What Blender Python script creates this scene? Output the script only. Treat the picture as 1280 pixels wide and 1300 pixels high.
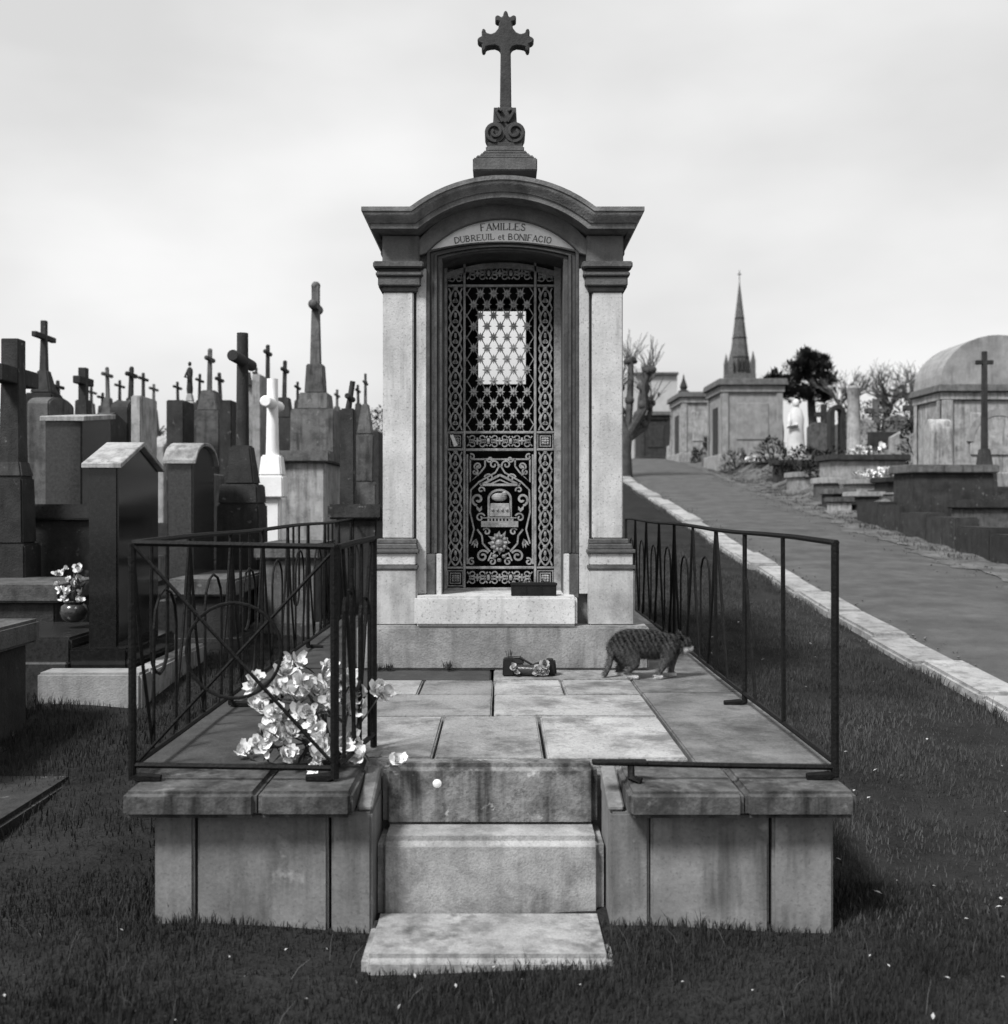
import bpy, bmesh, math, random
import numpy as np
from mathutils import Vector, Matrix, Euler
random.seed(7); rng = np.random.default_rng(7)
R = math.radians
for o in list(bpy.data.objects): bpy.data.objects.remove(o)
scene = bpy.context.scene
COL = scene.collection

# ---------------------------------------------------------------- camera
F = 1371.0          # focal length in photograph pixels (1280 wide)
HX, HY = 635.0, 640.0   # where the level view axis meets the photograph
CZ = 1.38           # eye height above the ground at the foot of the steps
cam = bpy.data.cameras.new('camera'); cam_o = bpy.data.objects.new('camera', cam); COL.objects.link(cam_o)
cam_o.location = (0, 0, CZ); cam_o.rotation_euler = (R(90), 0, 0)
cam.sensor_fit = 'HORIZONTAL'; cam.sensor_width = 56.0; cam.lens = 56.0 * F / 1280
cam.shift_x = (640 - HX) / 1280; cam.shift_y = -(650 - HY) / 1280
cam.clip_start = 0.05; cam.clip_end = 3000
cam.dof.use_dof = True; cam.dof.focus_distance = 4.9; cam.dof.aperture_fstop = 5.0
scene.camera = cam_o

# ---------------------------------------------------------------- sky and sun
SUN_EL, SUN_AZ = 51.0, 223.0     # azimuth clockwise from +Y: behind the camera, to the left
world = bpy.data.worlds.new('World'); scene.world = world; world.use_nodes = True
nt = world.node_tree; nt.nodes.clear()
wo = nt.nodes.new('ShaderNodeOutputWorld'); bg = nt.nodes.new('ShaderNodeBackground')
sky = nt.nodes.new('ShaderNodeTexSky'); sky.sky_type = 'NISHITA'; sky.sun_disc = False
sky.sun_elevation = R(SUN_EL); sky.sun_rotation = R(SUN_AZ); sky.air_density = 1.0; sky.dust_density = 4.0
bw = nt.nodes.new('ShaderNodeRGBToBW')
tc = nt.nodes.new('ShaderNodeTexCoord'); mp = nt.nodes.new('ShaderNodeMapping'); mp.inputs['Scale'].default_value = (1, 1, 2.2)
nz = nt.nodes.new('ShaderNodeTexNoise'); nz.inputs['Scale'].default_value = 2.1; nz.inputs['Detail'].default_value = 5; nz.inputs['Roughness'].default_value = .45
rp = nt.nodes.new('ShaderNodeMapRange'); rp.inputs['From Min'].default_value = .38; rp.inputs['From Max'].default_value = .66
rp.inputs['To Min'].default_value = 6.9; rp.inputs['To Max'].default_value = 9.3
mx = nt.nodes.new('ShaderNodeMix'); mx.data_type = 'FLOAT'; mx.inputs[0].default_value = .82
L = nt.links.new
L(sky.outputs[0], bw.inputs[0]); L(tc.outputs['Generated'], mp.inputs[0]); L(mp.outputs[0], nz.inputs[0]); L(nz.outputs[0], rp.inputs[0])
L(bw.outputs[0], mx.inputs[2]); L(rp.outputs[0], mx.inputs[3]); L(mx.outputs[0], bg.inputs[0]); L(bg.outputs[0], wo.inputs[0])
bg.inputs[1].default_value = 0.110
sun = bpy.data.lights.new('sun', 'SUN'); sun.energy = 4.9; sun.angle = R(12); sun.color = (1, 1, 1)
sun_o = bpy.data.objects.new('sun', sun); COL.objects.link(sun_o)
_d = Vector((math.sin(R(SUN_AZ)) * math.cos(R(SUN_EL)), math.cos(R(SUN_AZ)) * math.cos(R(SUN_EL)), math.sin(R(SUN_EL))))
sun_o.rotation_euler = _d.to_track_quat('Z', 'Y').to_euler(); sun_o.location = _d * 60
scene.render.engine = 'CYCLES'
scene.view_settings.view_transform = 'Standard'; scene.view_settings.look = 'None'
scene.view_settings.exposure = 0.1; scene.view_settings.gamma = 1.0
scene.render.film_transparent = False

# ---------------------------------------------------------------- helpers
def P(x, y, d): return Vector(((x - HX) * d / F, d, CZ + (HY - y) * d / F))
def PX(x, d): return (x - HX) * d / F
def PZ(y, d): return CZ + (HY - y) * d / F
def ground(Y):
    if Y < -8: return .08 * (-11.3) + .05
    if Y < 40: return .08 * (Y - 3.3) + .05 * max(0.0, min(1.0, (9 - Y) / 5))
    t = min(Y - 40, 26.0)
    z = .08 * 36.7 + .08 * t - .08 * t * t / 26.0
    if Y > 66: z += -.08 * min(Y - 66, 40)
    return z

ROAD_L = lambda Y: 2.96 + .02 * max(0, Y - 9) + .0004 * max(0, Y - 12) ** 2
ROAD_R = lambda Y: 5.3 + .05 * max(0, Y - 14) + .0004 * max(0, Y - 12) ** 2
def bank(X, Y):
    t = max(0.0, min(1.0, (X - ROAD_R(Y) - .15) / 1.3)); return .42 * t * t * (3 - 2 * t) * max(0.0, min(1.0, (Y - 12) / 6))
def gr(X, Y): return ground(Y) + (bank(X, Y) if X > 4 else 0)
class MB:
    def __init__(s): s.v = []; s.f = []
    def add(s, vs, fs):
        n = len(s.v); s.v += [tuple(v) for v in vs]; s.f += [tuple(i + n for i in f) for f in fs]; return s
    def box(s, x0, x1, y0, y1, z0, z1, tx=0, ty=0):
        # tx, ty: inset of the top
        vs = [(x0, y0, z0), (x1, y0, z0), (x1, y1, z0), (x0, y1, z0), (x0 + tx, y0 + ty, z1), (x1 - tx, y0 + ty, z1), (x1 - tx, y1 - ty, z1), (x0 + tx, y1 - ty, z1)]
        return s.add(vs, [(0, 3, 2, 1), (4, 5, 6, 7), (0, 1, 5, 4), (1, 2, 6, 5), (2, 3, 7, 6), (3, 0, 4, 7)])
    def cbox(s, c, sx, sy, z0, z1, tx=0, ty=0): return s.box(c[0] - sx / 2, c[0] + sx / 2, c[1] - sy / 2, c[1] + sy / 2, z0, z1, tx, ty)
    def loft(s, rings, close=True, cap=True):
        n = len(rings[0]); b = len(s.v)
        for r in rings: s.v += [tuple(p) for p in r]
        for i in range(len(rings) - 1):
            for j in range(n if close else n - 1):
                k = (j + 1) % n
                s.f.append((b + i * n + j, b + i * n + k, b + (i + 1) * n + k, b + (i + 1) * n + j))
        if cap and close:
            s.f.append(tuple(b + j for j in reversed(range(n)))); s.f.append(tuple(b + (len(rings) - 1) * n + j for j in range(n)))
        return s
    def tube(s, pts, r, n=6):
        pts = [Vector(p) for p in pts]; m = len(pts)
        rr = r if isinstance(r, (list, tuple)) else [r] * m
        rings = []; up = None
        for i, p in enumerate(pts):
            t = (pts[min(i + 1, m - 1)] - pts[max(i - 1, 0)]).normalized()
            if up is None: up = Vector((0, 0, 1)) if abs(t.z) < .9 else Vector((0, 1, 0))
            a = t.cross(up)
            if a.length < 1e-4: up = Vector((1, 0, 0)); a = t.cross(up)
            a.normalize(); b = t.cross(a).normalized(); up = -b if False else up
            rings.append([p + (a * math.cos(2 * math.pi * k / n) + b * math.sin(2 * math.pi * k / n)) * rr[i] for k in range(n)])
        return s.loft(rings)
    def lathe(s, c, prof, n=16, sq=1.0):
        # prof: (radius, z)
        return s.loft([[(c[0] + r * math.cos(2 * math.pi * k / n), c[1] + r * sq * math.sin(2 * math.pi * k / n), c[2] + z) for k in range(n)] for r, z in prof])
    def prism_xz(s, poly, y0, y1):
        n = len(poly); vs = [(x, y0, z) for x, z in poly] + [(x, y1, z) for x, z in poly]
        return s.add(vs, [tuple(range(n)), tuple(reversed(range(n, 2 * n)))] + [(i, i + n, (i + 1) % n + n, (i + 1) % n) for i in range(n)])
    def prism_yz(s, poly, x0, x1):
        n = len(poly); vs = [(x0, y, z) for y, z in poly] + [(x1, y, z) for y, z in poly]
        return s.add(vs, [tuple(reversed(range(n))), tuple(range(n, 2 * n))] + [(i, (i + 1) % n, (i + 1) % n + n, i + n) for i in range(n)])
    def ribbon(s, pts, w, y, t, closed=False):
        # a flat bar following pts in the XZ plane, w wide, from y to y+t
        p = [Vector((a, b)) for a, b in pts]; m = len(p)
        ww = w if isinstance(w, (list, tuple)) else [w] * m
        rings = []
        for i in range(m):
            if closed: d = p[(i + 1) % m] - p[i - 1]
            else: d = p[min(i + 1, m - 1)] - p[max(i - 1, 0)]
            if d.length < 1e-9: d = Vector((1, 0))
            d.normalize(); nn = Vector((-d.y, d.x)) * ww[i] / 2
            a = p[i] + nn; b = p[i] - nn
            rings.append([(a.x, y, a.y), (b.x, y, b.y), (b.x, y + t, b.y), (a.x, y + t, a.y)])
        if closed: rings.append(rings[0])
        return s.loft(rings, cap=not closed)
    def ball(s, c, r, n=8, m=6, sz=None):
        rx, ry, rz = sz or (r, r, r)
        rings = []
        for i in range(1, m):
            a = math.pi * i / m
            rings.append([(c[0] + rx * math.sin(a) * math.cos(2 * math.pi * k / n), c[1] + ry * math.sin(a) * math.sin(2 * math.pi * k / n), c[2] - rz * math.cos(a)) for k in range(n)])
        return s.loft(rings)
    def mesh(s, name, off=(0, 0, 0), bevel=0, seg=1, fix=True):
        me = bpy.data.meshes.new(name)
        ox, oy, oz = off
        me.from_pydata([(x - ox, y - oy, z - oz) for x, y, z in s.v], [], s.f)
        if bevel or fix:
            bm = bmesh.new(); bm.from_mesh(me)
            if fix: bmesh.ops.recalc_face_normals(bm, faces=bm.faces[:])
            if bevel:
                es = [e for e in bm.edges if len(e.link_faces) == 2 and e.calc_face_angle(0) > .6]
                bmesh.ops.bevel(bm, geom=es, offset=bevel, segments=seg, affect='EDGES', clamp_overlap=True)
            bm.to_mesh(me); bm.free()
        return me
    def build(s, name, mat, parent=None, bevel=0, seg=1, smooth=False, loc=None, fix=True):
        root = parent
        while root is not None and root.parent is not None: root = root.parent
        if root is not None: off = root['_loc']
        elif loc is not None: off = loc
        else:
            a = np.array(s.v); off = ((a[:, 0].min() + a[:, 0].max()) / 2, (a[:, 1].min() + a[:, 1].max()) / 2, a[:, 2].min())
        me = s.mesh(name, off, bevel, seg, fix)
        me.materials.append(mat)
        if smooth:
            me.polygons.foreach_set('use_smooth', [True] * len(me.polygons))
            if smooth != 'all' and hasattr(me, 'set_sharp_from_angle'): me.set_sharp_from_angle(angle=R(40))
        o = bpy.data.objects.new(name, me); COL.objects.link(o)
        if parent is not None: o.parent = parent
        else: o.location = off; o['_loc'] = tuple(off)
        return o

def tag(o, label, cat, group=None):
    o['label'] = label; o['category'] = cat
    if group: o['group'] = group
    return o
def thing(name, label, cat, loc, group=None):
    o = bpy.data.objects.new(name, None); COL.objects.link(o); o.location = loc; o['_loc'] = tuple(loc)
    o.empty_display_size = .2
    return tag(o, label, cat, group)
def structure(o): o['kind'] = 'structure'; return o
def stuff(o, label=None, cat=None):
    o['kind'] = 'stuff'
    if label: o['label'] = label; o['category'] = cat
    return o
def arc(cx, cz, r, a0, a1, n):
    return [(cx + r * math.cos(R(a0 + (a1 - a0) * i / n)), cz + r * math.sin(R(a0 + (a1 - a0) * i / n))) for i in range(n + 1)]
def spiral(cx, cz, r0, r1, a0, a1, n):
    out = []
    for i in range(n + 1):
        t = i / n; r = r0 + (r1 - r0) * t; a = R(a0 + (a1 - a0) * t); out.append((cx + r * math.cos(a), cz + r * math.sin(a)))
    return out

# ---------------------------------------------------------------- materials (the film is black and white: all greys)
def G(v): return (v, v, v, 1)
def mat_stone(name, lo, hi, scale=6.0, rough=.85, bump=.25, speck=.0, streak=0.0, streak_dark=.3, blot=0.0, blot_v=.05, rnd=.12, fine=90, spec=.3, lichen=0.0, lichen_v=.6, moss=0.0, blot_s=2.3, lichen_s=14):
    m = bpy.data.materials.new(name); m.use_nodes = True; t = m.node_tree; n = t.nodes; l = t.links.new
    b = n['Principled BSDF']; b.inputs['Roughness'].default_value = rough; b.inputs['Specular IOR Level'].default_value = spec
    co = n.new('ShaderNodeTexCoord'); oi = n.new('ShaderNodeObjectInfo')
    sc = n.new('ShaderNodeVectorMath'); sc.operation = 'SCALE'; sc.inputs[3].default_value = 37.0
    cb = n.new('ShaderNodeCombineXYZ'); l(oi.outputs['Random'], cb.inputs[0]); l(oi.outputs['Random'], cb.inputs[2]); l(cb.outputs[0], sc.inputs[0])
    ad = n.new('ShaderNodeVectorMath'); l(co.outputs['Object'], ad.inputs[0]); l(sc.outputs[0], ad.inputs[1])
    def noise(s, det=4, ro=.6, vec=None):
        q = n.new('ShaderNodeTexNoise'); q.inputs['Scale'].default_value = s; q.inputs['Detail'].default_value = det; q.inputs['Roughness'].default_value = ro
        l(vec or ad.outputs[0], q.inputs[0]); return q.outputs[0]
    def rng_(src, a, b_, c, d):
        q = n.new('ShaderNodeMapRange'); q.inputs[1].default_value = a; q.inputs[2].default_value = b_; q.inputs[3].default_value = c; q.inputs[4].default_value = d
        l(src, q.inputs[0]); return q.outputs[0]
    def mth(op, a, b_):
        q = n.new('ShaderNodeMath'); q.operation = op
        for i, x in enumerate((a, b_)):
            if isinstance(x, (int, float)): q.inputs[i].default_value = x
            else: l(x, q.inputs[i])
        return q.outputs[0]
    def mixf(f, a, b_):
        q = n.new('ShaderNodeMix'); q.data_type = 'FLOAT'
        for i, x in ((0, f), (2, a), (3, b_)):
            if isinstance(x, (int, float)): q.inputs[i].default_value = x
            else: l(x, q.inputs[i])
        return q.outputs[0]
    fn = noise(fine, 2)
    val = rng_(mth('ADD', mth('MULTIPLY', noise(scale, 6, .65), .75), mth('MULTIPLY', fn, .25)), .33, .67, lo, hi)
    if speck: val = mixf(rng_(noise(fine * .9, 1), .6, .72, 0, speck), val, lo * .25)
    if streak:
        mpn = n.new('ShaderNodeMapping'); mpn.inputs['Scale'].default_value = (1, 1, .09); l(ad.outputs[0], mpn.inputs[0])
        sv = mth('MULTIPLY', rng_(noise(17, 4, .6, mpn.outputs[0]), .46, .68, 0, 1), rng_(noise(3.2, 3), .38, .58, .1, 1))
        val = mixf(mth('MULTIPLY', sv, streak), val, lo * streak_dark)
    if blot: val = mixf(mth('MULTIPLY', rng_(noise(blot_s, 7, .72), .47, .62, 0, 1), blot), val, blot_v)
    if moss: val = mixf(mth('MULTIPLY', rng_(noise(9, 8, .75), .5, .6, 0, 1), moss), val, .025)
    if lichen: val = mixf(mth('MULTIPLY', rng_(noise(lichen_s, 5, .6), .64, .7, 0, 1), lichen), val, lichen_v)
    val = mth('MULTIPLY', val, rng_(oi.outputs['Random'], 0, 1, 1 - rnd, 1 + rnd))
    l(val, b.inputs['Base Color'])
    bp = n.new('ShaderNodeBump'); bp.inputs['Strength'].default_value = bump; bp.inputs['Distance'].default_value = .01
    l(mth('ADD', fn, mth('MULTIPLY', noise(scale * 3, 5), .9)), bp.inputs['Height']); l(bp.outputs[0], b.inputs['Normal'])
    return m
def mat_plain(name, v, rough=.5, spec=.5, metal=0, var=.25, scale=25, bump=.1):
    m = mat_stone(name, v * (1 - var), v * (1 + var), scale, rough, bump, rnd=.05, spec=spec); m.node_tree.nodes['Principled BSDF'].inputs['Metallic'].default_value = metal; return m

M = {}
M['light'] = mat_stone('light_limestone', .36, .55, 5, .88, .16, speck=.5, streak=.5, streak_dark=.45, blot=.22, blot_v=.22, rnd=.05)
M['moulding'] = mat_stone('weathered_moulding', .045, .13, 7, .85, .35, streak=.5, blot=.25, rnd=.06)
M['roofstone'] = mat_stone('dark_roof_stone', .06, .13, 9, .85, .35, streak=.35, rnd=.05)
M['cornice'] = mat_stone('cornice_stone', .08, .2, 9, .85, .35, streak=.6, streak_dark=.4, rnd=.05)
M['cross'] = mat_stone('blackened_cross_stone', .022, .055, 12, .85, .3)
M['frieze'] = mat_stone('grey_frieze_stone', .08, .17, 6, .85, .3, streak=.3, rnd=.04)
M['tablet'] = mat_stone('pale_tablet_stone', .72, .85, 9, .8, .15, rnd=0)
M['letter'] = mat_stone('letter_paint', .04, .15, 60, .8, .05, rnd=0)
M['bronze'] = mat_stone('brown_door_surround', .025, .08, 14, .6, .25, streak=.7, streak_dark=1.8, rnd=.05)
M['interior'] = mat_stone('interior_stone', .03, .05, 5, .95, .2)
M['grille'] = mat_stone('cast_iron_grille', .09, .33, 18, .5, .2, rnd=.08, spec=.5)
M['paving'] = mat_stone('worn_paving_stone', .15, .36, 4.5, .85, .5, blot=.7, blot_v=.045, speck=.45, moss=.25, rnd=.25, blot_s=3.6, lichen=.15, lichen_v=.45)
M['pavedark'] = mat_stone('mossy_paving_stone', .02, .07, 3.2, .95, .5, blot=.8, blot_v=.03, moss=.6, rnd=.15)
M['pedestal'] = mat_stone('damp_stained_limestone', .28, .46, 5, .88, .15, speck=.35, streak=.5, blot=.55, blot_v=.1, rnd=.05)
M['plinth'] = mat_stone('dirty_plinth_stone', .17, .33, 6, .9, .35, speck=.3, streak=.7, streak_dark=.3, blot=.45, blot_v=.08, rnd=0)
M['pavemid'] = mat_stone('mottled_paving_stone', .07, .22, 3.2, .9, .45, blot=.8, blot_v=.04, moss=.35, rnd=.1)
M['step'] = mat_stone('granite_step', .19, .42, 6, .88, .28, speck=.3, streak=.75, streak_dark=.25, moss=.3, blot=.2, blot_v=.06, rnd=.1, fine=150)
M['stepdark'] = mat_stone('mossy_step', .06, .27, 8, .9, .4, streak=.9, streak_dark=.12, moss=.8, lichen=.5, rnd=.05)
M['wall'] = mat_stone('rendered_wall_stone', .11, .23, 4, .88, .13, streak=.7, streak_dark=.35, blot=.4, blot_v=.06, speck=.3, lichen=.5, lichen_v=.34, lichen_s=5, rnd=.1)
M['cap'] = mat_stone('blackened_cap_stone', .025, .13, 7, .9, .32, streak=1.0, streak_dark=.12, moss=.7, lichen=.3, lichen_v=.3, rnd=.1)
M['iron'] = mat_plain('black_iron', .007, .6, .12, 0, .5, 40, .35)
M['granite_black'] = mat_stone('polished_black_granite', .008, .02, 40, .12, .0, rnd=.2, spec=.5)
M['granite_grey'] = mat_stone('polished_grey_granite', .018, .045, 40, .2, .03, rnd=.2, spec=.5, speck=.4)
M['old'] = mat_stone('old_grey_stone', .06, .15, 5, .9, .5, streak=.8, streak_dark=.2, moss=.5, blot=.25, lichen=.25, lichen_v=.35, rnd=.25)
M['olddark'] = mat_stone('old_dark_stone', .014, .045, 6, .9, .5, streak=.6, moss=.3, lichen=.3, lichen_v=.3, rnd=.25)
M['oldlight'] = mat_stone('old_light_stone', .2, .4, 5, .9, .4, streak=.8, streak_dark=.3, moss=.3, blot=.2, blot_v=.08, rnd=.12)
M['white'] = mat_stone('white_painted_stone', .68, .82, 6, .7, .15, rnd=.05)
M['asphalt'] = mat_stone('worn_asphalt', .045, .11, 2.6, .9, .9, blot=.5, blot_v=.045, speck=.4, moss=.12, rnd=0, fine=120)
M['kerb'] = mat_stone('pale_kerb_stone', .18, .36, 4, .9, .5, moss=.4, rnd=.15)
M['earth'] = mat_stone('grassy_earth', .010, .032, 3.5, 1, 1.0, blot=.45, blot_v=.02, moss=.6, rnd=0, fine=60, spec=.05)
M['gravel'] = mat_stone('pale_gravel_verge', .06, .17, 3.5, 1, 1.0, blot=.4, blot_v=.05, moss=.5, rnd=0, fine=60, spec=.05)
M['blade'] = mat_stone('grass_blade', .010, .032, 1.2, .7, 0, rnd=0, spec=.2)
M['vergeblade'] = mat_stone('dry_verge_grass', .025, .085, 1.0, .8, 0, rnd=0, spec=.1)
M['petal'] = mat_stone('white_petal', .5, .82, 20, .8, .1, rnd=.2, spec=.2)
M['leaf'] = mat_stone('dark_leaf', .03, .07, 8, .7, .1, rnd=.2, spec=.2)
M['conifer'] = mat_stone('evergreen_leaf', .02, .05, 2, .8, 0, rnd=.1, spec=.1)
M['bark'] = mat_stone('bark', .035, .09, 8, .95, .6, rnd=.1, spec=.1)
M['twig'] = mat_stone('twig_bark', .06, .12, 8, .95, .2, rnd=.1, spec=.1)
M['plastic'] = mat_plain('black_plastic', .01, .5, .2, 0, .3)
M['midlight'] = mat_stone('grey_mausoleum_stone', .16, .30, 4, .9, .3, streak=.4, moss=.1, rnd=.1)
M['litter'] = mat_stone('faded_petal', .2, .5, 30, .8, 0, rnd=0)
M['statue'] = mat_stone('white_statue_stone', .4, .6, 4, .85, .3, streak=.4, streak_dark=.5)

# ================================================================ the setting
def sheet(name, xs, ys, zf, mat):
    b = MB(); nx = len(xs(ys[0])) if callable(xs) else len(xs)
    for Y in ys:
        row = xs(Y) if callable(xs) else xs
        for X in row: b.v.append((X, Y, zf(X, Y)))
    for i in range(len(ys) - 1):
        for j in range(nx - 1):
            b.f.append((i * nx + j, i * nx + j + 1, (i + 1) * nx + j + 1, (i + 1) * nx + j))
    return structure(b.build(name, mat, loc=(0, 0, 0), smooth='all', fix=False))
def bump(X, Y):
    return .012 * math.sin(X * 3.1 + Y * 1.7) + .01 * math.sin(X * 5.3 - Y * 4.1 + 1) + .015 * math.sin(X * 1.1 + Y * .7)
gx = [-900, -300, -100, -50, -30, -20, -14] + [-10 + .25 * i for i in range(int(13 / .25))] + [3 + .5 * i for i in range(18)] + [12, 15, 20, 30, 50, 100, 300, 900]
gy = [-60, -20, -8, -4, 0, 1] + [1.5 + .25 * i for i in range(60)] + [17 + i for i in range(90)] + [120, 160, 240, 400, 700, 1400]
def gz(X, Y):
    z = ground(Y)
    if X < 2.5: z += bump(X, Y) * (1 if X > -9.8 else 0)
    return z + (gr(X, Y) - ground(Y)) - (.02 if X > 2.5 else 0)
sheet('ground', gx, gy, gz, M['earth'])
ry = [-20, -10, -4, 0] + [1 + .2 * i for i in range(150)] + [31.5 + i for i in range(40)]
sheet('road', lambda Y: [ROAD_L(Y) + (ROAD_R(Y) - ROAD_L(Y)) * k / 8 for k in range(9)], ry, lambda X, Y: ground(Y) - .004 + .02 * math.sin(math.pi * (X - ROAD_L(Y)) / (ROAD_R(Y) - ROAD_L(Y))), M['asphalt'])
sheet('verge', lambda Y: [ROAD_R(Y) - .25 + .1 * math.sin(Y * 1.9) + .07 * math.sin(Y * 5.1) + .06 * math.sin(Y * 13.7) + random.uniform(-.05, .05)] + [ROAD_R(Y) + .1 + .2 * i for i in range(9)], ry, lambda X, Y: gr(X, Y) + .010 + .02 * math.sin(X * 9 + Y * 7) * (X > ROAD_R(Y)), M['gravel'])
# kerb: one stone after another
kerb = structure(thing('kerb', 'x', 'x', (0, 0, 0)))
for k in ('label', 'category'): del kerb[k]
Y = 2.0
while Y < 46:
    ln = random.uniform(.85, 1.15); Y1 = Y + ln - random.uniform(.02, .05)
    xa, xb = ROAD_L(Y) + .03, ROAD_L(Y1) + .03; w = .30 + random.uniform(-.02, .02)
    j = random.uniform(-.025, .025)
    b = MB(); h = .04 + random.uniform(-.022, .022)
    b.add([(xa - w + j, Y, ground(Y) - .1), (xa + j, Y, ground(Y) - .1), (xb + j, Y1, ground(Y1) - .1), (xb - w + j, Y1, ground(Y1) - .1),
           (xa - w + j, Y, ground(Y) + h), (xa + j, Y, ground(Y) + h), (xb + j, Y1, ground(Y1) + h), (xb - w + j, Y1, ground(Y1) + h)],
          [(0, 3, 2, 1), (4, 5, 6, 7), (0, 1, 5, 4), (1, 2, 6, 5), (2, 3, 7, 6), (3, 0, 4, 7)])
    b.build('kerb_stone', M['kerb'], kerb, bevel=.02, seg=2)
    Y = Y + ln

# ================================================================ the terrace under the chapel
FLOOR = CZ - .8665      # .5135
ter = thing('stone_terrace', 'raised stone terrace with three steps and paved top carrying the chapel', 'terrace', (-.04, 6.2, 0))
def jit(a): return random.uniform(-a, a)
def blk(name, mat, x0, x1, y0, y1, z0, z1, bevel=.006, parent=ter, seg=2, tx=0, ty=0):
    return MB().box(x0, x1, y0, y1, z0, z1, tx, ty).build(name, mat, parent, bevel, seg)
blk('core', M['wall'], -1.06, 1.0, 3.68, 9.25, -.15, FLOOR - .06)
# front wall panels (separate stones with open joints)
for x0, x1 in ((-1.072, -.949), (-.939, -.533), (-.523, -.397)): blk('wall_panel', M['wall'], x0, x1, 3.35 + jit(.006), 3.66, -.15, .424, .008)
for x0, x1 in ((.342, .463), (.468, .835), (.846, 1.035)): blk('wall_panel', M['wall'], x0, x1, 3.35 + jit(.006), 3.66, -.15, .424, .008)
for s, X in ((-1, -1.09), (1, 1.035)):
    for i in range(6):
        y0 = 3.67 + i * .93
        x0, x1 = (X, X + .028) if s < 0 else (X - .033, X)
        blk('wall_panel', M['wall'], x0, x1, y0, y0 + .92, -.15, .43, .006)
# coping
for x0, x1, y0, y1 in ((-1.145, -.74, 3.27, 3.61), (-.735, -.448, 3.27, 3.61), (.39, .74, 3.27, 3.61), (.745, 1.082, 3.27, 3.61)):
    blk('coping_stone', M['cap'], x0, x1, y0 + jit(.006), y1, .427, FLOOR - .006, .014, seg=3)
# sloping cheeks beside the steps
for x0, x1 in ((-.444, -.397), (.336, .386)):
    MB().prism_yz([(3.353, .426), (3.353, .445), (3.61, .507), (3.61, .426)], x0, x1).build('cheek_stone', M['wall'], ter, .006)
# steps
st = blk('step', M['stepdark'], -.392, .325, 3.595, 3.70, .30, FLOOR - .001, .022, seg=3)
MB().lathe((PX(555, 3.59), 3.594, PZ(995, 3.59)), [(.015, 0), (.014, .001), (.008, .003), (.001, .004)], 14).build('lichen_spot', M['white'], st)
me = st.children[0].data
_c = Vector((PX(555, 3.59), 3.595, PZ(995, 3.59))) - Vector(ter['_loc'])
me.transform(Matrix.Translation(_c) @ Matrix.Rotation(R(90), 4, 'X') @ Matrix.Translation(-_c))
blk('step', M['step'], -.394, .334, 3.45, 3.72, .02, .312, .028, seg=3)
blk('step', M['step'], -.40, .328, 3.09, 3.44, -.12, .084, .022, seg=3)
# paving slabs
g = .006
slabs = [(-1.21, -.56, 3.615, 4.43), (-.555, -.237, 3.71, 4.43), (-.229, .152, 3.71, 4.425), (.164, .643, 3.71, 4.43), (.655, 1.115, 3.615, 5.0),
         (-1.21, -.62, 4.44, 5.35), (-.612, -.037, 4.44, 4.93), (-.025, .643, 4.44, 4.93),
         (-.612, -.38, 4.945, 5.35), (-.372, -.036, 4.945, 5.35), (-.028, .295, 4.945, 5.35), (.303, .643, 4.945, 5.35),
         (-1.21, -.045, 5.36, 5.70), (-.035, .643, 5.36, 5.70), (.655, 1.115, 5.012, 6.4), (.78, 1.115, 6.41, 7.8), (.5, 1.115, 7.81, 9.3),
         (-1.21, -.78, 5.71, 7.4), (-1.21, -.5, 7.41, 9.3)]
for x0, x1, y0, y1 in slabs:
    b = MB().box(x0 + jit(.003), x1 + jit(.003), y0, y1, FLOOR - .07, FLOOR - random.uniform(.0015, .006))
    b.v = [(x, y, z + (jit(.003) if z > FLOOR - .03 else 0)) for x, y, z in b.v]
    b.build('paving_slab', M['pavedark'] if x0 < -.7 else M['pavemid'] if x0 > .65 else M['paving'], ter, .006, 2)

# ================================================================ the chapel
u = 5.75 / F
CX = PX(638.5, 5.75)
def cx(x): return CX + (x - 638.5) * u
def cz(y): return PZ(y, 5.75)
ch = thing('grave_chapel', 'narrow pale stone grave chapel with arched pediment and ornate iron door', 'chapel', (CX, 6.6, FLOOR))
PT = PZ(795, 5.657)
blk('plinth', M['plinth'], CX - .767, CX + .767, 5.657, 7.75, FLOOR - .003, PT, .012, ch)
blk('threshold', M['light'], PX(526, 5.66), PX(733, 5.66), 5.652, 6.1, PT - .001, PZ(757, 5.66), .014, ch)
OW = 77.5 * u; OSP, OPK = cz(326), cz(315)     # door opening: half width, spring and crown
def arcpts(hw, zs, zp, n=16):
    rise = zp - zs; rad = (hw * hw + rise * rise) / (2 * rise); zc = zp - rad; a = math.degrees(math.asin(hw / rad))
    return [(CX + rad * math.sin(R(-a + 2 * a * i / n)), zc + rad * math.cos(R(-a + 2 * a * i / n))) for i in range(n + 1)]
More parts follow.
